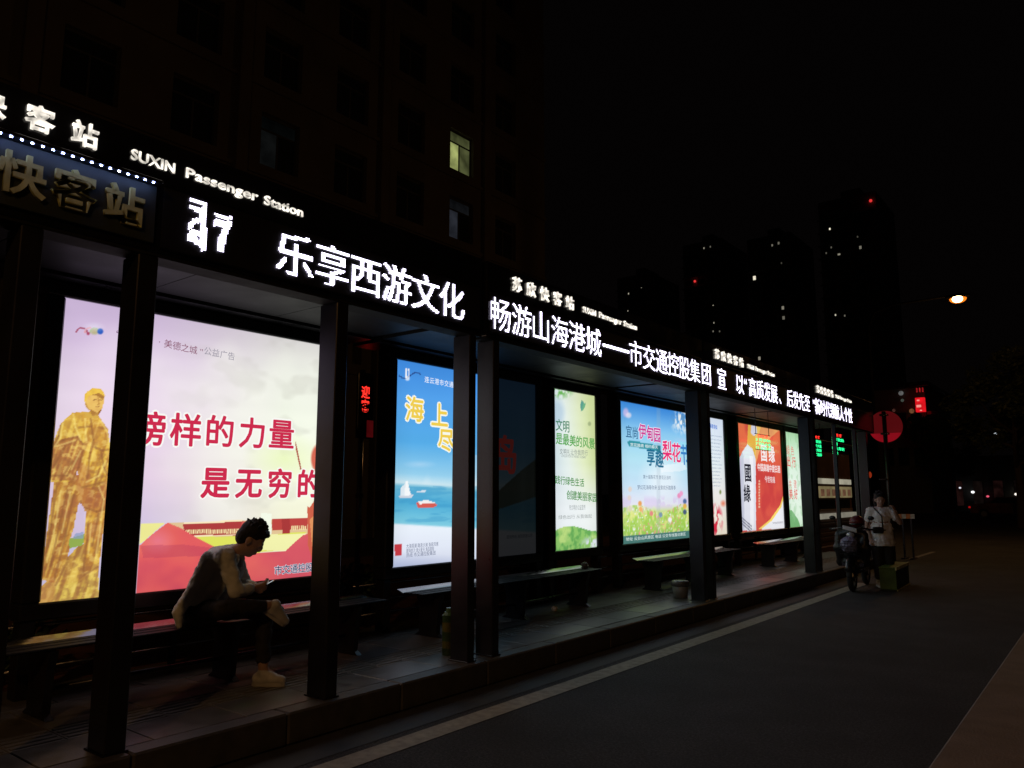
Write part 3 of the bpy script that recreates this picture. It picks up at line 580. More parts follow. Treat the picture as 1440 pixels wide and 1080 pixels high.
# ================================================================== BENCHES AND RAILS
seatmetal = surf('polished_seat_steel', (.24, .24, .25), .20, metal=1, vary=.15, scale=12)
BN = ['steel slat bench the man sits on', 'steel slat bench in front of the sea poster', 'steel slat bench below the blossom festival poster', 'steel slat bench below the red bottle poster']
for k, (a, b) in enumerate([(1.9, 5.0), (5.45, 8.75), (10.15, 13.4), (14.9, 18.1)]):
    t = thing('bench', BN[k], 'bench', (-5.5, (a + b) / 2, .2), 'steel benches under the light boxes')
    for i, (x0, x1) in enumerate(((-5.36, -5.44), (-5.455, -5.535), (-5.55, -5.63))):
        MB().box(x1, x0, a, b, .630, .645, bev=.006).build('slat', surf('slat_black', (.010, .010, .011), .6, spec=.2), t)
    MB().prism([(-5.64, .640), (-5.665, .650), (-5.70, .662), (-5.725, .668), (-5.735, .655), (-5.72, .640)], a, b, 'y').build('rear_lip', seatmetal, t)
    for yy in (a + .25, (a + b) / 2, b - .35):
        MB().prism([(-5.36, .62), (-5.40, .50), (-5.42, .24), (-5.36, .205), (-5.72, .205), (-5.66, .24), (-5.66, .50), (-5.72, .62)], yy, yy + .05, 'y').build('leg', blackmetal, t)
    MB().tube([(-5.54, a + .3, .36), (-5.54, b - .3, .36)], .016, 8).build('stretcher', darkmetal, t, smooth=True)
    r = thing('guard_rail', 'low black rail of three steel bars behind the ' + ['seated man', 'bench at the sea poster', 'bench at the blossom poster', 'bench at the bottle poster'][k], 'rail', (-6.3, (a + b) / 2, .2), 'low rails behind the benches')
    for z in (.36, .50, .66): MB().tube([(-6.27, a - .1, z), (-6.27, b + .25, z)], .014, 8).build('bar', steel, r, smooth=True)
    for yy in (a - .05, (a + b) / 2, b + .2): MB().box(-6.30, -6.25, yy - .025, yy + .025, .2 - .03, .70, bev=.004).build('upright', blackmetal, r)
# ================================================================== GREEN LED BOARDS, KIOSK, SMALL THINGS ON THE PLATFORM
ledgreen = glow('led_green', (40, 255, 150), 2.2); ledred = glow('led_red', (255, 50, 40), 2.2)
clear = surf('smoked_acrylic', (.02, .025, .02), .06, vary=.1)
for k, (xa, xb, ya, yb, lab) in enumerate([(1074, 1096, 617, 643, 'added green led board standing in for a reflection on the red bottle poster'), (1143, 1156, 613, 641, 'hanging led board full of green lines above the kiosk window'), (1172, 1188, 611, 639, 'hanging led board with gaps between its green lines')]):
    X = -5.2; A = on_x(xa, yb, X); B = on_x(xb, ya, X); y0, y1, z0, z1 = A.y, B.y, A.z, B.z
    if k == 0: z0, z1 = 2.42, 2.72; y0, y1 = 13.95, 14.75  # added board: imitates a display reflected in the poster glass
    t = thing('led_board', lab, 'display', (X, (y0 + y1) / 2, z1), 'hanging green led boards')
    fr = MB().box(X - .04, X - .03, y0, y1, z1 - .012, z1).box(X - .04, X - .03, y0, y1, z0, z0 + .012)
    fr.build('frame', darkmetal, t)
    for yy in (y0 + .06, y1 - .06): MB().tube([(X - .035, yy, z1 - .003), (X - .035, yy, 3.184)], .006, 6).build('rod', darkmetal, t)
    rows = 4 if k else 3; hh = (z1 - z0) / (rows + 1)
    words = ['终点站 7路', '3 苏欣站', '7 港城大道', '12 火车站', '23 客运站']
    for i in range(rows + 1):
        w_ = (y1 - y0) * (.72 if i == 0 else (.95 if not (k == 2 and i in (2, 4)) else .42))
        put_text('led_line', words[i], (X - .02, y0 + w_ / 2 + (.1 if i == 0 else .01), z1 - hh * (i + .5)), hh * .9, ledred if i == 0 else ledgreen, t, bold=.02, width=w_, fit_h=hh * .78)
def kiosk():
    X = -6.6; P = lambda x, y: on_x(x, y, X)
    y0, y1 = P(1143, 700).y, P(1199, 700).y
    t = thing('ticket_kiosk', 'dark kiosk with white bands and a row of small tan pictures', 'kiosk', (X, (y0 + y1) / 2, .17))
    z = lambda y: P(1165, y).z
    MB().box(X - 1.6, X - .03, y0, y1, .17, 3.0, bev=.02).build('body', surf('kiosk_brown', (.12, .06, .035), .5, vary=.3, scale=4), t)
    MB().box(X - 1.7, X + .1, y0 - .1, y1 + .1, 3.0, 3.12, bev=.02).build('roof', blackmetal, t)
    MB().box(X - .03, X, y0 + .05, y1 - .05, z(680.5), z(673), bev=.004).build('sign_band', glow('kiosk_band', (150, 146, 128), 1, vary=.3, scale=2), t)
    pn = MB().box(X - .03, X, y0 + .05, y1 - .05, z(700), z(684), bev=.004).build('picture_board', glow('kiosk_board', (112, 100, 70), 1, vary=.35, scale=1.5), t)
    n = 7; w = (y1 - y0 - .2) / n
    for i in range(n): MB().box(X + .001, X + .006, y0 + .1 + i * w + w * .2, y0 + .1 + (i + 1) * w - w * .2, z(697.5), z(688)).build('picture', glow('kiosk_picture', (90, 62, 46), 1, vary=.4, scale=9), pn)
    MB().box(X - .03, X + .12, y0 + .02, y1 - .02, z(729), z(722), bev=.006).build('counter', glow('emissive_counter', (120, 116, 104), 1, vary=.3, scale=2), t)  # counter given a glow of its own in place of light falling on it
    for i in range(7): zz = .3 + i * .13; MB().box(X - .03, X - .005, y0 + .04, y1 - .04, zz, zz + .1, bev=.006).build('slat', MATS['kiosk_brown'], t)
    win = MB().box(X - .03, X - .012, y0 + .3, y1 - .3, z(719), z(703)).build('window', glass_dark, t)
kiosk()
# tin beside the double post, bucket, crumpled paper, bag on bench
t = thing('metal_tin', 'tall green and yellow striped canister beside the double shelter post', 'canister', (-4.79, 5.17, .2))
zz = [.0, .06, .12, .2, .28, .34]; cols = [(.03, .06, .02), (.11, .10, .015), (.03, .06, .015), (.12, .11, .02), (.03, .07, .02)]
for i in range(5): MB().tube([(-4.79, 5.20, .2 + zz[i]), (-4.79, 5.20, .2 + zz[i + 1] - .0006)], .06, 18).build('band', surf('tin_%d' % i, cols[i], .3, vary=.2, scale=12), t, smooth=False)
MB().tube([(-4.79, 5.20, .54), (-4.79, 5.20, .565)], [.055, .04], 14).build('cap', surf('tin_cap', (.06, .14, .05), .4), t)
MB().tube([(-4.79, 5.20, .566), (-4.79, 5.20, .60)], [.03, .026], 12).build('neck', MATS['tin_cap'], t)
bk = on_z(962, 841, .2)
t = thing('waste_bucket', 'small pale bucket with dark bag standing by the post near the blossom poster', 'bucket', (bk.x - .03, bk.y, .2))
b0 = Vector((bk.x - .05, bk.y, .2))
MB().tube([b0 + Vector((0, 0, .0)), b0 + Vector((0, 0, .01)), b0 + Vector((0, 0, .2))], [.08, .095, .115], 18).build('shell', surf('pale_plastic', (.2, .21, .21), .4), t, smooth=True)
MB().tube([b0 + Vector((0, 0, .16)), b0 + Vector((0, 0, .215)), b0 + Vector((0, 0, .23))], [.119, .121, .10], 18).build('bin_bag', surf('dark_plastic_film', (.12, .12, .13), .25, bump=.6, bscale=30), t, smooth=True)
def lump(name, label, cat, c, r, mat, seed):
    rd = random.Random(seed); mb = MB().ball((0, 0, 0), 1, 12, 9)
    mb.v = [tuple(Vector(v) * (.75 + .45 * rd.random())) for v in mb.v]; mb.v = [(c[0] + v[0] * r[0], c[1] + v[1] * r[1], c[2] + r[2] * .8 + v[2] * r[2]) for v in mb.v]
    return tag(mb.build(name, mat, None), label, cat)
whitepaper = surf('white_paper', (.6, .6, .58), .7); 
p = on_z(780, 859, .2); lump('crumpled_paper', 'crumpled white paper ball lying on the platform by the bench leg', 'litter', (p.x, p.y, .2), (.035, .04, .03), whitepaper, 3)
p = on_x(823, 790, -5.55); lump('plastic_bag', 'small knotted plastic bag on the bench end under the green poster', 'bag', (-5.56, min(p.y, 8.66), .645), (.04, .07, .045), surf('bag_film', (.16, .16, .155), .4), 5)
# low shrubs behind the rails
leafm = surf('shrub_leaf', (.05, .09, .03), .5, vary=.5, scale=20)
def leaves(mb, c, r, n, s, rd):
    for _ in range(n):
        d = Vector((rd.gauss(0, 1), rd.gauss(0, 1), rd.gauss(0, 1))); d.normalize(); q = Vector(c) + Vector((d.x * r[0], d.y * r[1], d.z * r[2])) * rd.random() ** .4
        a = Vector((rd.uniform(-1, 1), rd.uniform(-1, 1), rd.uniform(-.6, .6))).normalized(); b = a.cross(Vector((rd.uniform(-1, 1), rd.uniform(-1, 1), rd.uniform(-1, 1)))).normalized(); k = s * rd.uniform(.6, 1.3)
        mb.add([q - a * k, q + b * k * .45, q + a * k, q - b * k * .45], [(0, 1, 2, 3)])
    return mb
for i, (yy, lab) in enumerate(((2.3, 'low dark shrub behind the rail under the statue'), (5.75, 'low dark shrub behind the rail under the edge of the sea poster'), (9.1, 'low dark shrub behind the rail under the green handwriting poster'))):
    rd = random.Random(i); t = thing('shrub', lab, 'shrub', (-6.75, yy, .17), 'low shrubs behind the rails')
    leaves(MB(), (-6.75, yy, .55), (.22, .5, .3), 500, .05, rd).build('foliage', leafm, t)
    st = MB()
    for j in range(5): st.tube([(-6.75, yy + (j - 2) * .08, .165), (-6.75 + rd.uniform(-.1, .1), yy + (j - 2) * .16, .6)], [.012, .006], 6)
    st.build('stem', surf('bark', (.06, .04, .03), .9), t)
# ================================================================== BUILDINGS
def facade_building():
    X = -22.0; ya, yb = -6.0, 30.75; ztop = 33.0
    t = thing('office_block', 'tall dark plaster office block with a few faintly lit windows behind the shelters', 'building', (X - 6, 12, 0))
    cols = [24.4 - 3.15 * i for i in range(-1, 9)]; cols.sort(); floors = [4.19 + 3.16 * i for i in range(1, 9)]; ww, wh = .78, .95
    MB().box(X - 12, X - .32, ya, yb, 0, ztop - .002).build('core', wall_m, t)
    w = MB(); edges = []
    ys = [ya] + [v for c in cols for v in (c - ww, c + ww)] + [yb]
    for i in range(0, len(ys), 2): w.box(X - .32, X, ys[i], ys[i + 1], 0, ztop)
    zs = [0] + [v for f in floors for v in (f - wh, f + wh)] + [ztop]
    for c in cols:
        for j in range(0, len(zs), 2): w.box(X - .321, X - .003, c - ww + .001, c + ww - .001, zs[j], zs[j + 1])
    w.build('wall', wall_m, t)
    for i, c in enumerate(cols[:-1]):
        if i % 2 == 0: MB().box(X, X + .22, c + 1.575 - .22, c + 1.575 + .22, 0, ztop - .2, bev=.02).build('pilaster', wall_m, t)
    for f in floors: MB().box(X + .002, X + .10, ya, yb, f - wh - .42, f - wh - .28).build('string_course', wall_m, t)
    MB().box(X - .5, X + .5, ya - .2, yb + .2, ztop, ztop + .5, bev=.05).build('cornice', wall_m, t)
    lit = {(24.4, 16.83): ((150, 158, 96), .95), (24.4, 13.67): ((34, 36, 42), 1.0), (14.95, 13.67): ((11, 12, 12), 1.0)}
    fmesh = MB(); a, b = ww, wh
    for (y0, y1, z0, z1) in ((-a, a, -b, -b + .07), (-a, a, b - .07, b), (-a, -a + .06, -b + .07, b - .07), (a - .06, a, -b + .07, b - .07), (-.03, .03, -b + .07, .38), (-a + .06, a - .06, .38, .44)): fmesh.box(-.05, .02, y0, y1, z0, z1)
    fm = fmesh.mesh('window'); fm.materials.append(framewhite)
    pan = {}
    for nm, (y0, y1, z0, z1) in {'l': (-a + .06, -.03, -b + .07, .38), 'r': (.03, a - .06, -b + .07, .38), 't': (-a + .06, a - .06, .44, b - .07)}.items():
        m_ = bx(-.03, -.015, y0, y1, z0, z1).mesh('pane'); m_.materials.append(glass_dark); pan[nm] = m_
    sill = bx(-.05, .12, -a - .08, a + .08, -b - .09, -b - .004).mesh('sill'); sill.materials.append(wall_m)
    for c in cols:
        if c < 5: continue
        for f in floors[1:]:
            o = link('window', fm, None, t, (X - .2, c, f))
            key = next((k for k in lit if abs(k[0] - c) < .1 and abs(k[1] - f) < .1), None)
            for nm, me in pan.items():
                pm = me
                if key and (nm == 'l' or (nm == 't' and key[1] > 13) or (key == (24.4, 16.83) and nm == 'r')):
                    pm = me.copy(); pm.materials.clear(); rgb, s_ = lit[key]; pm.materials.append(glow('lit_pane', tuple(int(v * (1 if nm == 'l' else .45)) for v in rgb), s_, vary=.5, scale=1.6))
                    link('lit_pane', pm, None, o, (X - .2, c, f)).matrix_parent_inverse = parent_world(o).inverted()
                else:
                    q = link('pane', pm, None, o, (X - .2, c, f))
            q = link('sill', sill, None, o, (X - .2, c, f))
facade_building()
concrete = surf('tower_concrete', (.16, .15, .14), .9, vary=.2, scale=.05)
TW = [('slim far tower with three tiny lit windows, beyond the office block', 868, 915, 392, 190, [(884, 413, 2, .5), (902, 404, 2, .3), (883, 437, 2, .4), (916 - 6, 455, 1.5, .15)]),
      ('far tower with a column of tiny lit windows and a red roof light', 960, 1015, 346, 190, [(990, 349, 2, .35), (999, 347, 2, .15), (1003, 430, 2, .4), (1004, 454, 2, .3), (1003, 466, 2, .2), (1018 - 6, 466, 2, .12)]),
      ('far tower with one bright lit window above the ticker end', 1050, 1112, 338, 185, [(1061, 391, 5, 1.0), (1086, 345, 2.5, .2), (1095, 342, 3, .15), (1101, 433, 4, .25), (1102, 447, 4, .15), (1068, 504, 4, .3), (1099, 370, 2, .06)]),
      ('tallest far tower, red lamp on its roof', 1150, 1232, 286, 175, [(1167, 322, 2.2, 1.3), (1180, 359, 4, .3), (1210, 348, 3.5, .2), (1169, 348, 2, .12), (1162, 356, 2, .1), (1175, 443, 2, .7), (1188, 444, 2, .15), (1206, 333, 2, .06)])]
for lab, xa, xb, yt, Y, wins in TW:
    A = on_y(xa, yt, Y); B = on_y(xb, yt, Y); zt = A.z
    t = thing('apartment_tower', lab, 'tower', ((A.x + B.x) / 2, Y + 9, 0), 'far apartment towers')
    MB().box(A.x, B.x, Y, Y + 18, 0, zt).build('wall', concrete, t)
    MB().box(A.x + 4, B.x - 4, Y + 4, Y + 13, zt, zt + 3).build('roof_house', concrete, t)
    sl = MB()
    for j in range(1, int(zt / 3)): sl.box(A.x - .3, B.x + .3, Y - .5, Y - .002, j * 3 - .15, j * 3 + .15)
    sl.build('balcony_slabs', concrete, t)
    g = MB(); nx = int((B.x - A.x) / 3.2)
    for j in range(1, int(zt / 3)):
        for i in range(nx): g.box(A.x + .8 + i * 3.2, A.x + 2.6 + i * 3.2, Y - .02, Y + .2, j * 3 - 2.2, j * 3 - .8)
    gg = g.build('dark_windows', glass_dark, t); gg['kind'] = 'stuff'
    for (x, y, w, br) in wins:
        P = on_y(x, y, Y); h = w * Y / PXF * .8; v = int(235 * min(1, br) ** .45)
        MB().box(P.x - h * .5, P.x + h * .5, Y - .08, Y - .03, P.z - h * .75, P.z + h * .75).build('lit_window', glow('far_window', (v, int(v * .97), int(v * .86)), max(1, br)), t)
    if 'red' in lab:
        x, y = (1225, 283) if xb > 1200 else (978, 396); P = on_y(x, y, Y)
        MB().tube([(P.x, Y + .6, min(zt, P.z) - 1), (P.x, Y + .6, P.z)], .15, 6).build('mast', concrete, t); MB().ball((P.x, Y - .4, P.z), .34, 8, 6).build('red_lamp', glow('aviation_red', (255, 60, 60), .8), t)
# shops at the far bend with red signs
def far_shops():
    Y = 72
    A = on_y(1236, 700, Y); B = on_y(1312, 700, Y)
    t = thing('corner_building', 'dark corner building with red lit hanging sign far down the street', 'building', ((A.x + B.x) / 2, Y + 6, 0))
    MB().box(A.x, B.x, Y, Y + 12, 0, 10.6, bev=.05).build('wall', concrete, t)
    MB().box(A.x - .4, B.x + .4, Y - .6, Y + 12.4, 10.6, 11, bev=.05).build('roof', blackmetal, t)
    for i in range(4):
        for j in range(2):
            x = A.x + .6 + i * 1.2; MB().box(x, x + .8, Y - .04, Y + .1, 4 + j * 3, 5.5 + j * 3).build('window', glass_dark, t)
    P = lambda x, y, Y_=Y - 1: on_y(x, y, Y_)
    s = thing('hanging_sign', 'bright red vertical lightbox sign with pale marks down the street', 'sign', tuple(P(1294, 590)))
    a, b = P(1289, 580), P(1301, 559); MB().box(a.x, b.x, Y - 1.3, Y - 1, a.z, b.z, bev=.03).build('panel', glow('red_sign', (224, 22, 32), 1, vary=.25, scale=2), s)
    for (x, y, r) in ((1292, 571, 2.6), (1291, 563, 1.5), (1295, 577, 1.2)):
        q = P(x, y, Y - 1.36); k = r * Y / PXF; MB().box(q.x - k, q.x + k, Y - 1.36, Y - 1.31, q.z - k * .6, q.z + k * .6, bev=.02).build('mark', glow('sign_mark', (250, 150, 140), 1), s)
    MB().box(a.x + .1, a.x + .3, Y - 1, Y - .001, b.z - .4, b.z - .2).build('bracket', blackmetal, s)
    a, b = P(1286, 551), P(1298, 544); s2 = thing('neon_sign', 'small dim red neon sign above the red hanging sign', 'sign', tuple(P(1292, 551)))
    for i in range(3): MB().box(a.x + i * (b.x - a.x) / 3 + .05, a.x + (i + 1) * (b.x - a.x) / 3 - .08, Y - .6, Y - .45, a.z, b.z, bev=.02).build('letter', glow('neon_red', (150, 24, 28), 1, vary=.6, scale=4), s2)
    MB().box(a.x, b.x, Y - .45, Y - .002, a.z + .1, a.z + .25).build('backing', blackmetal, s2)
    for (x, y, c_, r, lab) in ((1267, 553, (84, 84, 84), 3, 'dim grey wall lamp up on the corner building'), (1282, 578, (110, 70, 44), 3, 'dim amber wall lamp beside the red hanging sign'), (1269, 563, (60, 66, 60), 2, 'faint wall lamp between grey and amber ones'), (1257, 577, (70, 40, 34), 2, 'faint brown wall lamp on the corner building')):
        q = P(x, y, Y - .3); k = r * Y / PXF; l = thing('wall_lamp', lab, 'lamp', tuple(q)); MB().ball(q, (k, k * .6, k), 10, 7).build('globe', glow('wall_lamp', c_, 1, vary=.4, scale=3), l, smooth=True); MB().box(q.x - .05, q.x + .05, Y - .3 + k * .4, Y - .002, q.z - .04, q.z + .04).build('arm', blackmetal, l)
    # low row of shops further right
    A = on_y(1335, 700, 95); B = on_y(1480, 700, 95)
    t = thing('shop_row', 'long low row of shops in darkness at the bend of the street', 'building', ((A.x + B.x) / 2, 101, 0))
    MB().box(A.x, B.x, 95, 107, 0, 5.2, bev=.05).build('wall', concrete, t); MB().box(A.x - .5, B.x + .5, 94, 107.5, 5.2, 5.6, bev=.05).build('roof', blackmetal, t)
    for i in range(5):
        x0 = A.x + .5 + i * (B.x - A.x) / 5; x1 = x0 + (B.x - A.x) / 5 - 1
        w = MB().box(x0, x1, 94.9, 95.05, .4, 3.0).build('shop_window', glow('dim_shop', (12, 7, 6) if i % 2 else (20, 8, 7), 1, vary=.7, scale=1.5), t)
    for (x, y, c_, r, lab) in ((1368, 692, (250, 250, 250), 2.4, 'bright white lamp on the far shop row'), (1350, 686, (190, 190, 200), 1.7, 'smaller white lamp high on the far shop row'), (1429, 695, (255, 244, 226), 2.2, 'warm white lamp of a pair on the far shop row'), (1438, 694.5, (255, 244, 226), 2.0, 'second warm white lamp of the pair on the far shop row'), (1389, 698, (190, 70, 90), 2.0, 'pinkish lamp on the far shop row'), (1310, 694, (90, 80, 74), 1.8, 'dim lamp near the corner of the far shop row')):
        q = on_y(x, y, 94.4); k = r * 95 / PXF * .8; l = thing('shop_lamp', lab, 'lamp', tuple(q)); MB().ball(q, (k, k * .5, k * .8), 10, 7).build('globe', glow('shop_lamp', c_, 1.5), l, smooth=True); MB().box(q.x - .06, q.x + .06, 94.4 + k * .3, 94.998, q.z - .05, q.z + .05).build('arm', blackmetal, l)
far_shops()
# red characters glimpsed between the first two light boxes
def red_strip():
    X = -8.0; t = thing('vertical_led_sign', 'narrow red vertical led sign on a pole behind the gap between light boxes', 'sign', (X, 6.95, .17))
    MB().box(X - .06, X - .012, 6.84, 7.12, 2.35, 3.25, bev=.01).build('panel', gloss_black, t)
    for i, c in enumerate('迎客'): put_text('led_character', c, (X - .004, 6.96, 2.98 - i * .19), .18, glow('led_red', (255, 50, 40), 1.6), t, bold=.02, width=.15)
    MB().box(X - .012, X - .002, 7.0, 7.11, 2.37, 2.6).build('red_lens', glow('red_lens', (58, 5, 7), 1, vary=.3, scale=5), t)
    MB().tube([(X - .1, 6.98, .165), (X - .1, 6.98, 3.3)], .04, 10).build('pole', steel, t, smooth=True)
    for z in (1.2, 1.55): MB().tube([(X - .1, 6.98, z), (X - .1, 6.98, z + .06)], .055, 10).build('collar', steel, t)
red_strip()
# ================================================================== STREET LAMPS, TREES, SIGN
lampglass = glow('sodium_lens', (255, 214, 150), 14)
def street_lamp(label, x, y, z, side=-1, watts=0, lens=lampglass, reach=2.9, bowl=glow('amber_bowl', (255, 130, 30), 1.3)):
    bx_ = x + side * reach
    t = thing('street_lamp', label, 'street lamp', (bx_, y, 0), 'street lamps')
    MB().tube([(bx_, y, 0), (bx_, y, .5), (bx_, y, .52), (bx_, y, z - .6)], [.13, .13, .09, .06], 12).build('pole', surf('lamp_post_paint', (.0015, .0015, .0015), 1, spec=0), t, smooth=True)
    MB().tube([(bx_, y, z - .6), (bx_ - side * .25, y, z - .1), (bx_ - side * .9, y, z + .08), (x + side * .3, y, z + .1)], [.06, .05, .04, .035], 10).build('arm', MATS['lamp_post_paint'], t, smooth=True)
    hd = MB().ball((x, y, z + .06), (.38, .17, .10), 16, 8); hd.build('head', MATS['lamp_post_paint'], t, smooth=True)
    MB().ball((x, y, z - .03), (.26, .17, .15), 16, 8).build('bowl', bowl, t, smooth=True); MB().ball((x, y - .035, z - .045), (.20, .167, .125), 16, 8).build('lens', lens, t, smooth=True)
    if watts:
        l = bpy.data.lights.new('street_lamp_light', 'POINT'); l.energy = watts; l.color = SODIUM; l.shadow_soft_size = .12
        lo = bpy.data.objects.new('street_lamp_light', l); COL.objects.link(lo); lo.parent = t; lo.matrix_parent_inverse = parent_world(t).inverted(); lo.location = (x, y, z - .8)
    return t
P = on_z(1347, 419, 8.2); street_lamp('lit sodium street lamp arching over the road beyond the kiosk', P.x, P.y, P.z, -1, SODIUM_W * 1.15)
street_lamp('sodium street lamp standing on the pavement island', 1.4, -5.5, 8.2, 1, SODIUM_W * 2.0)
P = on_z(1416, 648, 8); street_lamp('far small amber street lamp in line with the shop row', P.x, P.y, P.z, -1, 0, glow('far_sodium', (255, 220, 160), 3), bowl=glow('far_bowl_a', (200, 150, 70), 1))
P = on_z(1401, 609, 8.5); street_lamp('far small white street lamp left of the amber one', P.x, P.y, P.z, -1, 0, glow('far_white', (210, 220, 230), 1.2), bowl=glow('far_bowl_b', (150, 150, 150), 1))
barkm = MATS['bark']; leafd = surf('street_tree_leaf', (.06, .075, .025), .6, vary=.5, scale=2)
def tree(label, x, y, h, r, seed):
    rd = random.Random(seed); t = thing('street_tree', label, 'tree', (x, y, 0), 'trees at the bend of the street')
    tr = MB().tube([(x, y, -.01), (x + .05, y, h * .25), (x, y + .1, h * .5), (x + .1, y, h * .8)], [.22, .16, .12, .04], 10)
    for i in range(7):
        a = rd.uniform(0, 6.28); z0 = h * rd.uniform(.35, .6); q = Vector((math.cos(a), math.sin(a), 0)); tr.tube([Vector((x, y, z0)), Vector((x, y, z0 + .6)) + q * r * .4, Vector((x, y, z0 + 1.5)) + q * r * .75], [.08, .05, .02], 7)
    tr.build('trunk', barkm, t); cr = MB()
    for i in range(26):
        a = rd.uniform(0, 6.28); q = rd.random() ** .5 * r; leaves(cr, (x + math.cos(a) * q, y + math.sin(a) * q, h * .72 + rd.uniform(-.28, .28) * h), (r * .3, r * .3, r * .24), 260, .13, rd)
    cr.build('crown', leafd, t)
A = on_y(1425, 600, 44); tree('street tree with crown caught in amber light past the lit lamp', A.x, 44, 8.2, 2.6, 1)
A = on_y(1475, 600, 52); tree('street tree at the edge of the view beside the amber crown', A.x, 52, 8.5, 3.0, 2)
A = on_y(1330, 600, 64); tree('dim street tree before the corner building', A.x, 64, 7, 2.4, 3)
def round_sign():
    X = -4.30; c = on_x(1245, 600, X); y, z = c.y, c.z; dist = math.hypot(X, y); r = 20.5 * dist / PXF * .98
    t = thing('round_sign', 'round red traffic sign on a dark pole past the last shelter', 'sign', (X, y, .0))
    # the disc faces along the road; its back carries the pole
    n = 40; disc = [(X + r * math.cos(2 * math.pi * i / n), z + r * math.sin(2 * math.pi * i / n)) for i in range(n)]
    MB().prism(disc, y, y + .012, 'y').build('disc', glow('emissive_red_disc', (76, 10, 13), 1, vary=.12, scale=1.2), t)  # plain sign disc made to glow, in place of light shining through it
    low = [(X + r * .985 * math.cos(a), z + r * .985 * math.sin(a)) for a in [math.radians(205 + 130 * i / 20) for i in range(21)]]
    MB().prism(low, y - .006, y - .002, 'y').build('lower_segment', glow('emissive_red_segment', (128, 12, 24), 1, vary=.15, scale=2), t)  # brighter lower part of the disc, its light put into the glow colour
    MB().tube([(X, y - .07, 0), (X, y - .07, z + r * .95)], .05, 12).build('pole', blackmetal, t, smooth=True)
    for dz in (-.2, .25): MB().box(X - .09, X + .09, y - .13, y - .001, z + dz, z + dz + .05, bev=.004).build('clamp', darkmetal, t)
    q = on_x(1236, 668, X); MB().ball((X - .14, q.y - .3, q.z), (.06, .05, .08), 10, 7).build('beacon', glow('orange_beacon', (130, 40, 16), 1), t, smooth=True)
    MB().box(X - .14, X, y - .35, y - .09, q.z - .1, q.z - .075).build('beacon_arm', darkmetal, t)
round_sign()
def barrier():
    y = 21.5; A = on_y(1262, 728, y); B = on_y(1286, 723, y); t = thing('road_barrier', 'low orange and white barrier bar behind the standing woman', 'barrier', ((A.x + B.x) / 2, y, 0))
    n = 4; w = (B.x - A.x) / n
    for i in range(n): MB().box(A.x + i * w + .001, A.x + (i + 1) * w - .001, y, y + .04, A.z - .02, B.z, bev=.003).build('stripe', surf('barrier_orange', (.8, .25, .04), .4) if i % 2 == 0 else surf('barrier_white', (.75, .75, .72), .4), t)
    for x in (A.x + .08, B.x - .12): MB().box(x, x + .04, y + .041, y + .08, 0, B.z, bev=.003).build('leg', darkmetal, t); MB().box(x - .02, x + .06, y - .2, y + .3, 0.001, .03).build('foot', darkmetal, t)
barrier()
def car():
    Y = 60; x = on_y(1416, 705, Y).x; t = thing('parked_car', 'dark red car parked far down the street with dim tail lamps', 'car', (x, Y, 0))
    prof = [(-2.1, .35), (-2.15, .75), (-1.9, .95), (-1.2, 1.0), (-.6, 1.42), (.9, 1.44), (1.6, 1.02), (2.1, .92), (2.2, .6), (2.1, .35)]
    paint = surf('car_red', (.22, .02, .02), .3, coat=.6)
    MB().prism([(x + a, b) for a, b in prof], Y, Y + 1.7, 'y').build('body', paint, t)
    MB().prism([(x - 1.05, 1.02), (x - .55, 1.36), (x + .85, 1.38), (x + 1.4, 1.03)], Y - .01, Y - .002, 'y').build('side_window', glass_dark, t)
    for a in (-1.35, 1.35):
        for yy in (Y + .08, Y + 1.62): w = MB().tube([(x + a, yy - .1, .32), (x + a, yy + .1, .32)], .32, 18).build('wheel', surf('tyre', (.02, .02, .02), .8), t); MB().tube([(x + a, yy - .105, .32), (x + a, yy - .101, .32)], .18, 12).build('rim', steel, w)
    for a in (-2.16, 2.1): MB().box(x + a - .06, x + a + .06, Y - .012, Y + .25, .68, .80, bev=.01).build('tail_lamp', glow('tail_lamp', (150, 16, 16), 1), t)
car()
# ================================================================== PEOPLE
from mathutils import noise as _noise
V = Vector
skin = surf('skin', (.42, .26, .19), .55, vary=.08, scale=20)
def fuse(mb, name, mat, parent, voxel=.010, smooth_it=4, crease=0):
    me = mb.mesh(name); o = bpy.data.objects.new(name, me); COL.objects.link(o)
    r = o.modifiers.new('r', 'REMESH'); r.mode = 'VOXEL'; r.voxel_size = voxel
    s_ = o.modifiers.new('s', 'SMOOTH'); s_.factor = .5; s_.iterations = smooth_it
    bpy.context.view_layer.update(); dg = bpy.context.evaluated_depsgraph_get(); m2 = bpy.data.meshes.new_from_object(o.evaluated_get(dg)); bpy.data.objects.remove(o)
    m2.name = name; m2.materials.clear()
    if crease:          # cloth folds
        new = []
        for v in m2.vertices:
            p = v.co.copy(); q = V((p.x * 9 + p.z * 5, p.y * 9 - p.z * 4, p.z * 15 + p.y * 5)); new.append(p + v.normal * crease * (abs(_noise.noise(q)) * 2.2 - .6 + .5 * _noise.noise(q * 2.3)))
        m2.vertices.foreach_set('co', np.array([tuple(p) for p in new], 'f').reshape(-1)); m2.update()
    for p in m2.polygons: p.use_smooth = True
    return link(name, m2, mat, parent)
V = Vector
def frame(face, up=V((0, 0, 1))):
    f = face.normalized(); l = up.cross(f).normalized(); return f, l, f.cross(l)
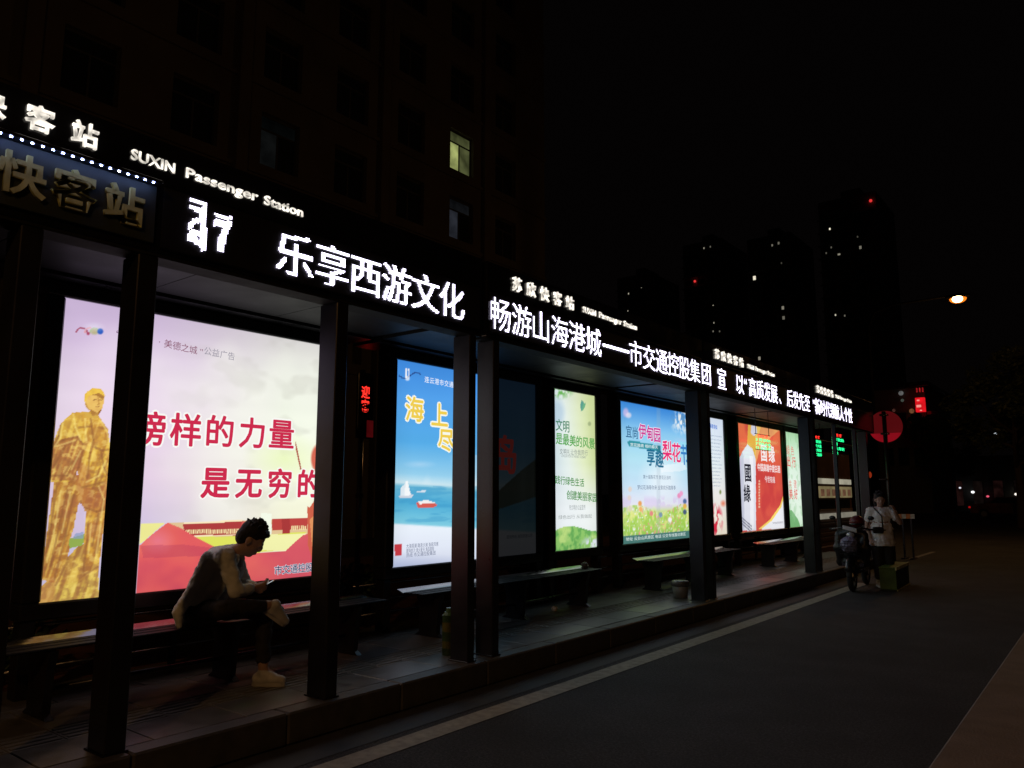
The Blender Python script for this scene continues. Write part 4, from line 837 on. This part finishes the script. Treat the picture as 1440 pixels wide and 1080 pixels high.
def head(mb, c, face, up, s=1.0):
    f, l, u = frame(face, up)
    def el(off, r, n=14, m=10):
        b = MB().ball((0, 0, 0), 1, n, m)
        mb.add([c + s * (f * (off[0] + v[0] * r[0]) + l * (off[1] + v[1] * r[1]) + u * (off[2] + v[2] * r[2])) for v in b.v], b.f)
    el((-.01, 0, .03), (.095, .077, .09)); el((.018, 0, -.035), (.07, .062, .075)); el((.04, 0, -.085), (.038, .036, .028))   # skull, face, chin
    el((.092, 0, -.015), (.018, .012, .028)); el((.083, 0, -.062), (.012, .024, .010)); el((.078, 0, .02), (.016, .052, .012))  # nose, mouth, brow
    for sg in (-1, 1): el((-.005, sg * .078, -.01), (.022, .012, .032)); el((.078, sg * .03, .002), (.010, .014, .008))
def hair(parent, c, face, up, s, mat, long=0, cap=1.0):
    f, l, u = frame(face, up); mb = MB()
    def el(off, r, n=14, m=10):
        b = MB().ball((0, 0, 0), 1, n, m); mb.add([c + s * (f * (off[0] + v[0] * r[0]) + l * (off[1] + v[1] * r[1]) + u * (off[2] + v[2] * r[2])) for v in b.v], b.f)
    el((-.022, 0, .052), (.098 * cap, .086 * cap, .088 * cap)); el((-.055, 0, .0), (.062, .076, .075)); el((.045, 0, .088), (.045, .066, .026))
    rd = random.Random(4)
    for _ in range(90):
        a = rd.uniform(0, 6.28); e = rd.uniform(.35, 1.5); d = f * math.cos(a) * math.cos(e) + l * math.sin(a) * math.cos(e) + u * math.sin(e)
        b0 = c + s * (f * -.02 + u * .05) + d * .078 * s; mb.limb([b0, b0 + d * .028 * s + (f * rd.uniform(-.01, .012) + u * rd.uniform(0, .01)) * s], [.012 * s, .004 * s], 6)
    if long:
        for sg in (-1, 0, 1): mb.limb([c + s * (f * -.06 + l * sg * .05 + u * .0), c + s * (f * -.075 + l * sg * .05 - u * long)], [.05 * s, .03 * s], 8)
    return fuse(mb, 'hair', mat, parent, .0075, 1)
def hand(mb, wrist, d, palm_n, s=1.0, curl=.5, side=1):
    """wrist point, pointing direction, palm normal; five fingers, thumb leaving the side of the palm"""
    d = d.normalized(); n = (palm_n - d * palm_n.dot(d)).normalized(); w = d.cross(n) * side
    pc = wrist + d * .045 * s
    for k in (-1, 0, 1): mb.limb([wrist + w * .012 * k * s, wrist + d * .085 * s + w * .024 * k * s], [.017 * s, .0135 * s], 8)
    for i, (off, L) in enumerate(((-.033, .060), (-.011, .076), (.011, .082), (.032, .072))):
        p0 = wrist + d * .085 * s + w * off * s; ang = curl * (.9 + .1 * i); p = [p0]; dd = d
        for seg in (.45, .32, .23):
            ang_d = (d * math.cos(ang) + n * math.sin(ang)); p.append(p[-1] + ang_d * L * seg * s); ang += curl * .75
        mb.limb(p, [.0095 * s, .009 * s, .0085 * s, .0075 * s], 7)
    t0 = wrist + d * .03 * s + w * .03 * s; t1 = t0 + (w * .75 + d * .6 + n * .25).normalized() * .04 * s; t2 = t1 + (d * .9 + w * .1 + n * .5).normalized() * .032 * s
    mb.limb([t0, t1, t2], [.013 * s, .011 * s, .009 * s], 7)
def shoe(parent, ankle, toe_dir, mat, sole, up=V((0, 0, 1)), s=1.0):
    f, l, u = frame(toe_dir, up); mb = MB(); P = lambda a, b, c_: ankle + s * (f * a + l * b + u * c_)
    mb.limb([P(-.045, 0, -.045), P(.03, 0, -.045), P(.12, 0, -.055), P(.165, 0, -.06)], [.042, .044, .040, .034], 10); mb.limb([P(0, 0, .0), P(.0, 0, -.05)], [.044, .045], 10); mb.limb([P(.02, 0, -.01), P(.11, 0, -.045)], [.038, .034], 10)
    o = fuse(mb, 'shoe', mat, parent, .009, 3); sm = MB(); out = [(-.082, .026), (-.05, .038), (.04, .036), (.12, .041), (.17, .034), (.196, .012)]
    pts = [(a, b) for a, b in out] + [(a, -b) for a, b in reversed(out)]; n = len(pts)
    sm.add([P(a, b, -.075) for a, b in pts] + [P(a, b, -.105) for a, b in pts], [tuple(range(n)), tuple(range(n, 2 * n))[::-1]] + [(i, (i + 1) % n, n + (i + 1) % n, n + i) for i in range(n)])
    sm.build('sole', sole, o); return o
hairm = surf('black_hair', (.006, .0055, .0055), .75, vary=.4, scale=40)
def seated_man():
    t = thing('person', 'man in open pale shirt sitting cross-legged on a bench, head bent over his phone', 'person', (-5.4, 3.3, .2))
    fdir = V((.62, .78, 0)).normalized(); left = V((-fdir.y, fdir.x, 0)); up = V((0, 0, 1))
    hip = V((-5.455, 3.21, .745)); rh = hip - left * .10; lh = hip + left * .10
    belly = hip + fdir * .06 + up * .16; chest = hip + fdir * .15 + up * .31; neck = hip + fdir * .225 + up * .41
    hd = neck + fdir * .105 + up * .10; face = (fdir * .80 - up * .60).normalized(); hup = (up * .80 + fdir * .60).normalized()
    rs = chest + up * .085 - left * .185 + fdir * .02; ls = chest + up * .085 + left * .185 + fdir * .03
    lk = V((-5.19, 3.57, .735)); la = V((-5.10, 3.52, .315))
    rk = V((-5.08, 3.16, .79)); ra = V((-5.03, 3.50, .785))
    phone = V((-5.14, 3.53, .915))
    re = rs + V((.10, .04, -.235)); rw = phone - fdir * .075 - left * .055 - up * .01
    le = ls + V((.10, .06, -.235)); lw = phone - fdir * .07 + left * .06 - up * .01
    b = MB(); b.limb([hip, belly, chest, neck - fdir * .02, hd - hup * .06], [.13, .13, .14, .06, .055], 14); b.limb([rs, chest + up * .06, ls], [.065, .10, .065], 12)
    b.limb([rh, rk, ra], [.085, .058, .036], 12); b.limb([lh, lk, la], [.085, .058, .036], 12)
    b.limb([ra, ra + V((.0, .10, -.04))], [.036, .03], 8); b.limb([la, la + V((.06, .08, -.07))], [.036, .03], 8)
    b.limb([rs, re, rw], [.055, .042, .027], 12); b.limb([ls, le, lw], [.055, .042, .027], 12)
    hand(b, rw, fdir * .8 + left * .35 + up * .1, up * .5 + left * .8, 1, .75, -1); hand(b, lw, fdir * .8 - left * .35 + up * .1, up * .5 - left * .8, 1, .75, 1)
    head(b, hd, face, hup, 1.05); fuse(b, 'body', skin, t, .0085, 3)
    hair(t, hd, face, hup, 1.07, hairm)
    tee = MB().limb([hip + up * .0, belly, chest, neck - up * .04], [.142, .146, .15, .07], 14); fuse(tee, 'undershirt', surf('grey_tee', (.30, .29, .28), .8, bump=.2, bscale=40), t, .011, 4)
    shirtm = surf('pale_shirt_cloth', (.72, .73, .68), .8, vary=.12, scale=8, bump=1.0, bscale=11)
    j = MB()      # open over-shirt: back, shoulders, sleeves, hanging tails
    j.limb([rs, chest + up * .05 - fdir * .05, ls], [.082, .115, .082], 12)
    for s_, (sh, e_, w_) in ((-1, (rs, re, rw)), (1, (ls, le, lw))): j.limb([sh, e_, e_.lerp(w_, .80)], [.068, .054, .040], 12)
    for k in (-2, -1, 0, 1, 2):
        o = left * (.075 * k); j.limb([chest - fdir * .10 + o + up * .08, belly - fdir * (.125 - .012 * abs(k)) + o * 1.15, hip - fdir * .13 + o * 1.25 + up * .02, hip - fdir * (.155 - .02 * abs(k)) + o * 1.3 - up * .075], [.055, .050, .044, .026], 10)
    for s_ in (-1, 1): o = left * (.135 * s_); j.limb([chest + fdir * .075 + o * .9 + up * .07, belly + fdir * .07 + o * 1.1, hip + fdir * .06 + o * 1.2 + up * .05], [.045, .045, .03], 10)
    j.limb([neck - fdir * .055 - left * .05, neck - fdir * .065, neck - fdir * .055 + left * .05], [.026, .03, .026], 8)
    for s_ in (-1, 1):
        o = left * (.14 * s_); j.limb([chest + o * .9, belly + o * 1.05 + fdir * .01, hip + o * 1.1 + up * .06], [.06, .056, .045], 10)
    fuse(j, 'shirt', shirtm, t, .009, 4, crease=.008)
    tr = MB().limb([hip - up * .01, hip + up * .06], [.145, .14], 14).limb([rh, rk, rk.lerp(ra, .86)], [.098, .066, .047], 12).limb([lh, lk, lk.lerp(la, .84)], [.098, .068, .050], 12)
    fuse(tr, 'trousers', surf('dark_trousers', (.022, .021, .022), .85, bump=.3, bscale=20), t, .010, 4, crease=.008)
    shm = surf('pale_trainer', (.55, .54, .51), .6, vary=.2, scale=16); sol = surf('white_sole', (.45, .44, .42), .6)
    shoe(t, la + V((0, 0, -.019)), V((.62, .42, 0)), shm, sol, s=.88); shoe(t, ra + V((.02, .04, .0)), V((.30, .75, -.62)), shm, sol, V((.55, .35, .75)), s=.84)
    ph = thing('phone', 'phone with lit screen in the seated man\'s hands', 'phone', tuple(phone + up * .0)); q = MB(); f_, l_, u_ = frame((fdir * .85 + up * .52))
    o = MB().box(-.075, .075, -.037, .037, -.004, .004, bev=.003).build('case', gloss_black, ph); sc = MB().box(-.070, .070, -.034, .034, .0042, .0046).build('screen', glow('phone_screen', (210, 220, 225), .8), ph)
    M = Matrix((fdir * .86 + up * .5, left, (up * .86 - fdir * .5))).transposed().to_4x4(); M.translation = phone
    for ob in (o, sc): ob.matrix_parent_inverse = parent_world(ph).inverted(); ob.matrix_basis = M
seated_man()
def standing_woman():
    g = on_z(1245, 825, 0); t = thing('person', 'woman in white T-shirt standing on the road, phone raised to her face', 'person', (g.x, g.y, 0))
    O = V((g.x, g.y, 0)); face = V((.42, -.9, 0)).normalized(); left = V((-face.y, face.x, 0)); up = V((0, 0, 1))   # her left is to the right in the picture
    k = 1.0; hip = O + up * .86; belly = O + up * 1.05; chest = O + up * 1.22 + face * .01; neck = O + up * 1.38; hd = O + up * 1.50 + face * .03
    rs = chest + up * .085 - left * .17; ls = chest + up * .085 + left * .17
    re = rs - left * .06 - up * .26 - face * .02; rw = re + face * .10 - up * .22 + left * .02
    le = ls + left * .11 - up * .20 + face * .12; lw = le - left * .10 + up * .20 + face * .10
    b = MB().limb([hip, belly, chest, neck - up * .02, hd - up * .08], [.15, .135, .135, .055, .05], 14); b.limb([rs, chest + up * .07, ls], [.058, .09, .058], 12)
    rr = [hip - left * .09, O - left * .09 + up * .46 + face * .02, O - left * .10 + up * .075]; ll = [hip + left * .09, O + left * .09 + up * .46 + face * .03, O + left * .11 + up * .075]
    for q in (rr, ll): b.limb(q, [.095, .06, .036], 12); b.limb([q[-1], q[-1] + face * .12 - up * .045], [.036, .026], 8)
    b.limb([rs, re, rw], [.052, .042, .027], 12); b.limb([ls, le, lw], [.052, .042, .027], 12)
    hand(b, rw, -up + face * .3, left, 1, .55, 1); hand(b, lw, up * .9 - left * .25, -left * .5 - face * .5, 1, .8, -1)
    head(b, hd, face, up, 1.0); fuse(b, 'body', skin, t, .010, 3); hair(t, hd, face, up, 1.06, hairm, long=.12)
    ts = MB().tube([hip - up * .16, hip, belly + up * .02, chest + up * .02], [.205, .195, .175, .165], 16).limb([chest, neck - up * .05], [.165, .07], 14).limb([rs, chest + up * .06, ls], [.075, .11, .075], 12).limb([rs, rs.lerp(re, .55)], [.075, .07], 12).limb([ls, ls.lerp(le, .55)], [.075, .07], 12)
    fuse(ts, 'tshirt', surf('white_tee', (.86, .86, .85), .8, vary=.08, scale=6, bump=.35, bscale=16), t, .011, 4, crease=.012)
    tr = MB().limb([hip - up * .02, hip + up * .05], [.168, .16], 14); 
    for q in (rr, ll): tr.limb([q[0], q[1], q[1].lerp(q[2], .75)], [.112, .082, .068], 12)
    fuse(tr, 'trousers', MATS['dark_trousers'], t, .011, 4)
    for q in (rr, ll): shoe(t, q[-1] + up * .03, face, surf('tan_shoe', (.35, .26, .18), .6), MATS['white_sole'])
    ph = thing('phone', 'dark phone held up by the standing woman', 'phone', tuple(lw)); o = MB().box(-.036, .036, -.004, .004, -.075, .075, bev=.003).build('case', gloss_black, ph); sc = MB().box(-.033, .033, .0042, .0046, -.07, .07).build('screen', glow('dim_screen', (40, 46, 40), 1), ph)
    M = Matrix((-left, -face, up)).transposed().to_4x4(); M = Matrix((left, face * -1, up)).transposed().to_4x4(); M = Matrix((-left * 1, (hd - lw).normalized(), up)).transposed().to_4x4(); M.translation = lw + up * .11 - face * .03
    for ob in (o, sc): ob.matrix_parent_inverse = parent_world(ph).inverted(); ob.matrix_basis = M
    bag = thing('shoulder_bag', 'small black shoulder bag with straps worn by the standing woman', 'bag', tuple(hip)); blk = surf('black_leather', (.012, .012, .013), .35)
    c = hip + face * .20 - left * .12 + up * .12; M = Matrix((left, -face, up)).transposed().to_4x4(); M.translation = c
    o = MB().box(-.07, .11, -.03, .03, -.055, .055, bev=.02).build('pouch', blk, bag); o.matrix_parent_inverse = parent_world(bag).inverted(); o.matrix_basis = M
    MB().tube([chest + up * .17 - left * .14 + face * .05, chest + face * .165 - left * .02, c + left * .1 + up * .05], .012, 8).build('strap', blk, bag, smooth=True)
    MB().tube([c - left * .06, c - left * .16 - face * .12, c - left * .14 - face * .34, c + left * .2 - face * .38, c + left * .32 - face * .15, c + left * .1], .010, 8).build('belt', blk, bag, smooth=True)
standing_woman()
# ------------------------------------------------------------------ electric scooter, its rider, green box
def scooter():
    g = on_z(1199, 832, 0); O = V((g.x, g.y, 0)); ang = math.radians(-86); f = V((math.cos(ang), math.sin(ang), 0)); l = V((-f.y, f.x, 0)); u = V((0, 0, 1))
    t = thing('electric_scooter', 'black electric scooter with clear film over its front basket, beside the standing woman', 'scooter', (g.x, g.y, 0))
    P = lambda a, b, c: O + f * (a - .25) + l * b + u * c
    blk = surf('scooter_black', (.015, .015, .017), .28, coat=.5); tyre = surf('tyre', (.02, .02, .02), .8); silver = surf('scooter_silver', (.5, .5, .55), .25, metal=.8)
    for a in (.22, -1.02):
        n = 22; pts = [P(a + .215 * math.cos(2 * math.pi * i / n), 0, .255 + .215 * math.sin(2 * math.pi * i / n)) for i in range(n + 1)]
        w = MB().tube(pts, .045, 8, cap=False).build('wheel', tyre, t, smooth=True); h = MB().tube([P(a, -.05, .255), P(a, .05, .255)], .09, 14).build('hub', blk, w)
        sp = MB()
        sp.tube([P(a, -.03, .255), P(a, .03, .255)], .18, 18)
        sp.build('rim', blk, w)
    for b in (-.07, .07): MB().tube([P(.22, b, .26), P(.06, b * .7, .72)], .018, 8).build('fork', blk, t, smooth=True)
    fr = MB().limb([P(.06, 0, .72), P(-.10, 0, .36), P(-.55, 0, .30), P(-.75, 0, .40), P(-1.02, 0, .30)], [.05, .05, .055, .06, .04], 8); fr.build('frame', blk, t, smooth=True)
    sh = MB().prism([(-.17, 0), (.17, 0), (.19, .25), (.12, .42), (-.12, .42), (-.19, .25)], 0, .04, 'y'); sh.v = [tuple(P(.12 - .14 * v[2] / .42 - v[1], v[0], .40 + v[2])) for v in sh.v]; sh.build('leg_shield', blk, t)
    fb = MB().box(-.14, .14, -.3, .3, 0, .05, bev=.02); fb.v = [tuple(P(-.32 + v[1], v[0], .29 + v[2])) for v in fb.v]; fb.build('footboard', blk, t)
    st = MB().limb([P(-.58, 0, .66), P(-.8, 0, .69), P(-1.08, 0, .71)], [.10, .12, .09], 10); fuse(st, 'seat', surf('seat_vinyl', (.02, .02, .02), .5), t, .014, 3)
    bd = MB().limb([P(-.6, 0, .45), P(-.95, 0, .52), P(-1.2, 0, .58)], [.13, .13, .07], 10); fuse(bd, 'rear_body', blk, t, .014, 3)
    MB().tube([P(.06, 0, .72), P(0.02, 0, 1.0)], .025, 8).build('steering_column', silver, t, smooth=True)
    MB().tube([P(-.10, -.34, 1.0), P(.0, -.18, 1.03), P(.02, 0, 1.0), P(.0, .18, 1.03), P(-.10, .34, 1.0)], .014, 8).build('handlebar', blk, t, smooth=True)
    for b in (-.34, .34): MB().tube([P(-.11, b * .9, 1.0), P(-.14, b * 1.12, 1.0)], .02, 8).build('grip', tyre, t); m = MB().tube([P(-.04, b * .7, 1.03), P(-.02, b * .85, 1.18)], .006, 6).build('mirror_stem', blk, t); MB().ball(P(-.02, b * .9, 1.2), (.055, .02, .035), 12, 7).build('mirror', glass_dark, m, smooth=True)
    hl = MB().ball(P(.14, 0, .92), (.07, .05, .06), 12, 8).build('headlight', surf('headlight_lens', (.7, .7, .72), .08, metal=.4), t, smooth=True)
    q = MB().box(-.11, .11, -.01, .01, -.035, .035, bev=.008); q.v = [tuple(P(.17 + v[1], v[0], 1.02 + v[2] + v[0] * -.25)) for v in q.v]; q.build('number_plate', surf('plate_white', (.75, .75, .78), .3), t)
    qm = MB().limb([P(.06, -.20, .92), P(.10, 0, .97), P(.06, .20, .92)], [.07, .08, .07], 10).limb([P(.08, -.23, .70), P(.14, 0, .74), P(.08, .23, .70)], [.08, .09, .08], 10).limb([P(.02, -.21, .46), P(.06, 0, .48), P(.02, .21, .46)], [.07, .07, .07], 10)
    for b in (-.2, -.07, .07, .2): qm.limb([P(.07, b, .92), P(.09, b, .70), P(.03, b, .46)], [.07, .08, .06], 8)
    fuse(qm, 'wind_quilt', surf('quilt_black', (.014, .014, .016), .4, bump=.5, bscale=14), t, .014, 4)
    fd = [P(.22 + .275 * math.cos(q), 0, .255 + .275 * math.sin(q)) for q in [math.radians(20 + 13 * i) for i in range(12)]]
    MB().tube(fd, .06, 8).build('front_mudguard', blk, t, smooth=True)
    bk = MB()
    for i in range(6): z = .62 + i * .042; w = .13 + i * .006; bk.tube([P(.18, -w, z), P(.42, -w, z), P(.42, w, z), P(.18, w, z), P(.18, -w, z)], .004, 5)
    for i in range(7): b = -.13 + i * .0433; bk.tube([P(.42, b, .62), P(.425, b * 1.2, .83)], .004, 5)
    bk.build('basket', blk, t)
    fm = MB().ball((0, 0, 0), 1, 14, 9); rd = random.Random(2); fm.v = [tuple(P(.30 + v[0] * .125 * rd.uniform(.8, 1.1), v[1] * .14 * rd.uniform(.85, 1.1), .77 + v[2] * .13 * rd.uniform(.8, 1.15))) for v in fm.v]; fm.build('plastic_wrap', surf('violet_film', (.30, .28, .42), .15, vary=.4, scale=12), t)
    hm = MB().ball(P(.0, .09, 1.14), (.115, .115, .105), 18, 12)
    h = thing('helmet', 'round dark red helmet resting on the scooter handlebar', 'helmet', tuple(P(.0, .09, 1.04)))
    hm.build('shell', surf('red_helmet', (.13, .01, .014), .4), h, smooth=True); MB().tube([P(.11 * math.cos(q), .09 + .11 * math.sin(q), 1.10) for q in [2 * math.pi * i / 16 for i in range(17)]], .014, 6, cap=False).build('rim', blk, h, smooth=True)
    MB().tube([P(.08, .01, 1.08), P(.09, .07, .99), P(.08, .17, 1.08)], .006, 6).build('chin_strap', blk, h)
scooter()
def green_box():
    A = on_z(1262, 832, 0); B_ = on_z(1283, 820, 0); e1 = (B_ - A).normalized(); L = 1.25; e2 = V((-e1.y, e1.x, 0)); W_ = .26; H_ = .36
    t = thing('long_carton', 'long green box with pale yellow edges lying on the road beside the woman', 'box', tuple(A)); P = lambda a, b, c: tuple(A + e1 * a + e2 * b + V((0, 0, c)))
    gr = surf('green_card', (.10, .17, .02), .5, vary=.3, scale=7); ye = surf('yellow_edge', (.85, .78, .34), .25); dk = surf('dark_green_card', (.03, .045, .012), .6)
    def B(nm, m, x0, x1, y0, y1, z0, z1): q = MB().box(x0, x1, y0, y1, z0, z1, bev=.005); q.v = [P(*v) for v in q.v]; return q.build(nm, m, t)
    B('end', gr, 0, .018, .001, W_ - .001, .025, H_); B('end', gr, L - .018, L, .001, W_ - .001, .025, H_)
    B('side', dk, .019, L - .019, .004, .018, .025, H_); B('side', dk, .019, L - .019, W_ - .018, W_ - .004, .025, H_); B('base', dk, .0, L, .004, W_, 0.001, .024); B('base_edge', ye, -.004, L, -.012, .003, .002, .03)
    B('lid', gr, -.006, L + .006, .012, W_ + .006, H_ + .001, H_ + .03); B('lid_edge', ye, -.008, L + .008, -.014, .011, H_ - .02, H_ + .034)
green_box()
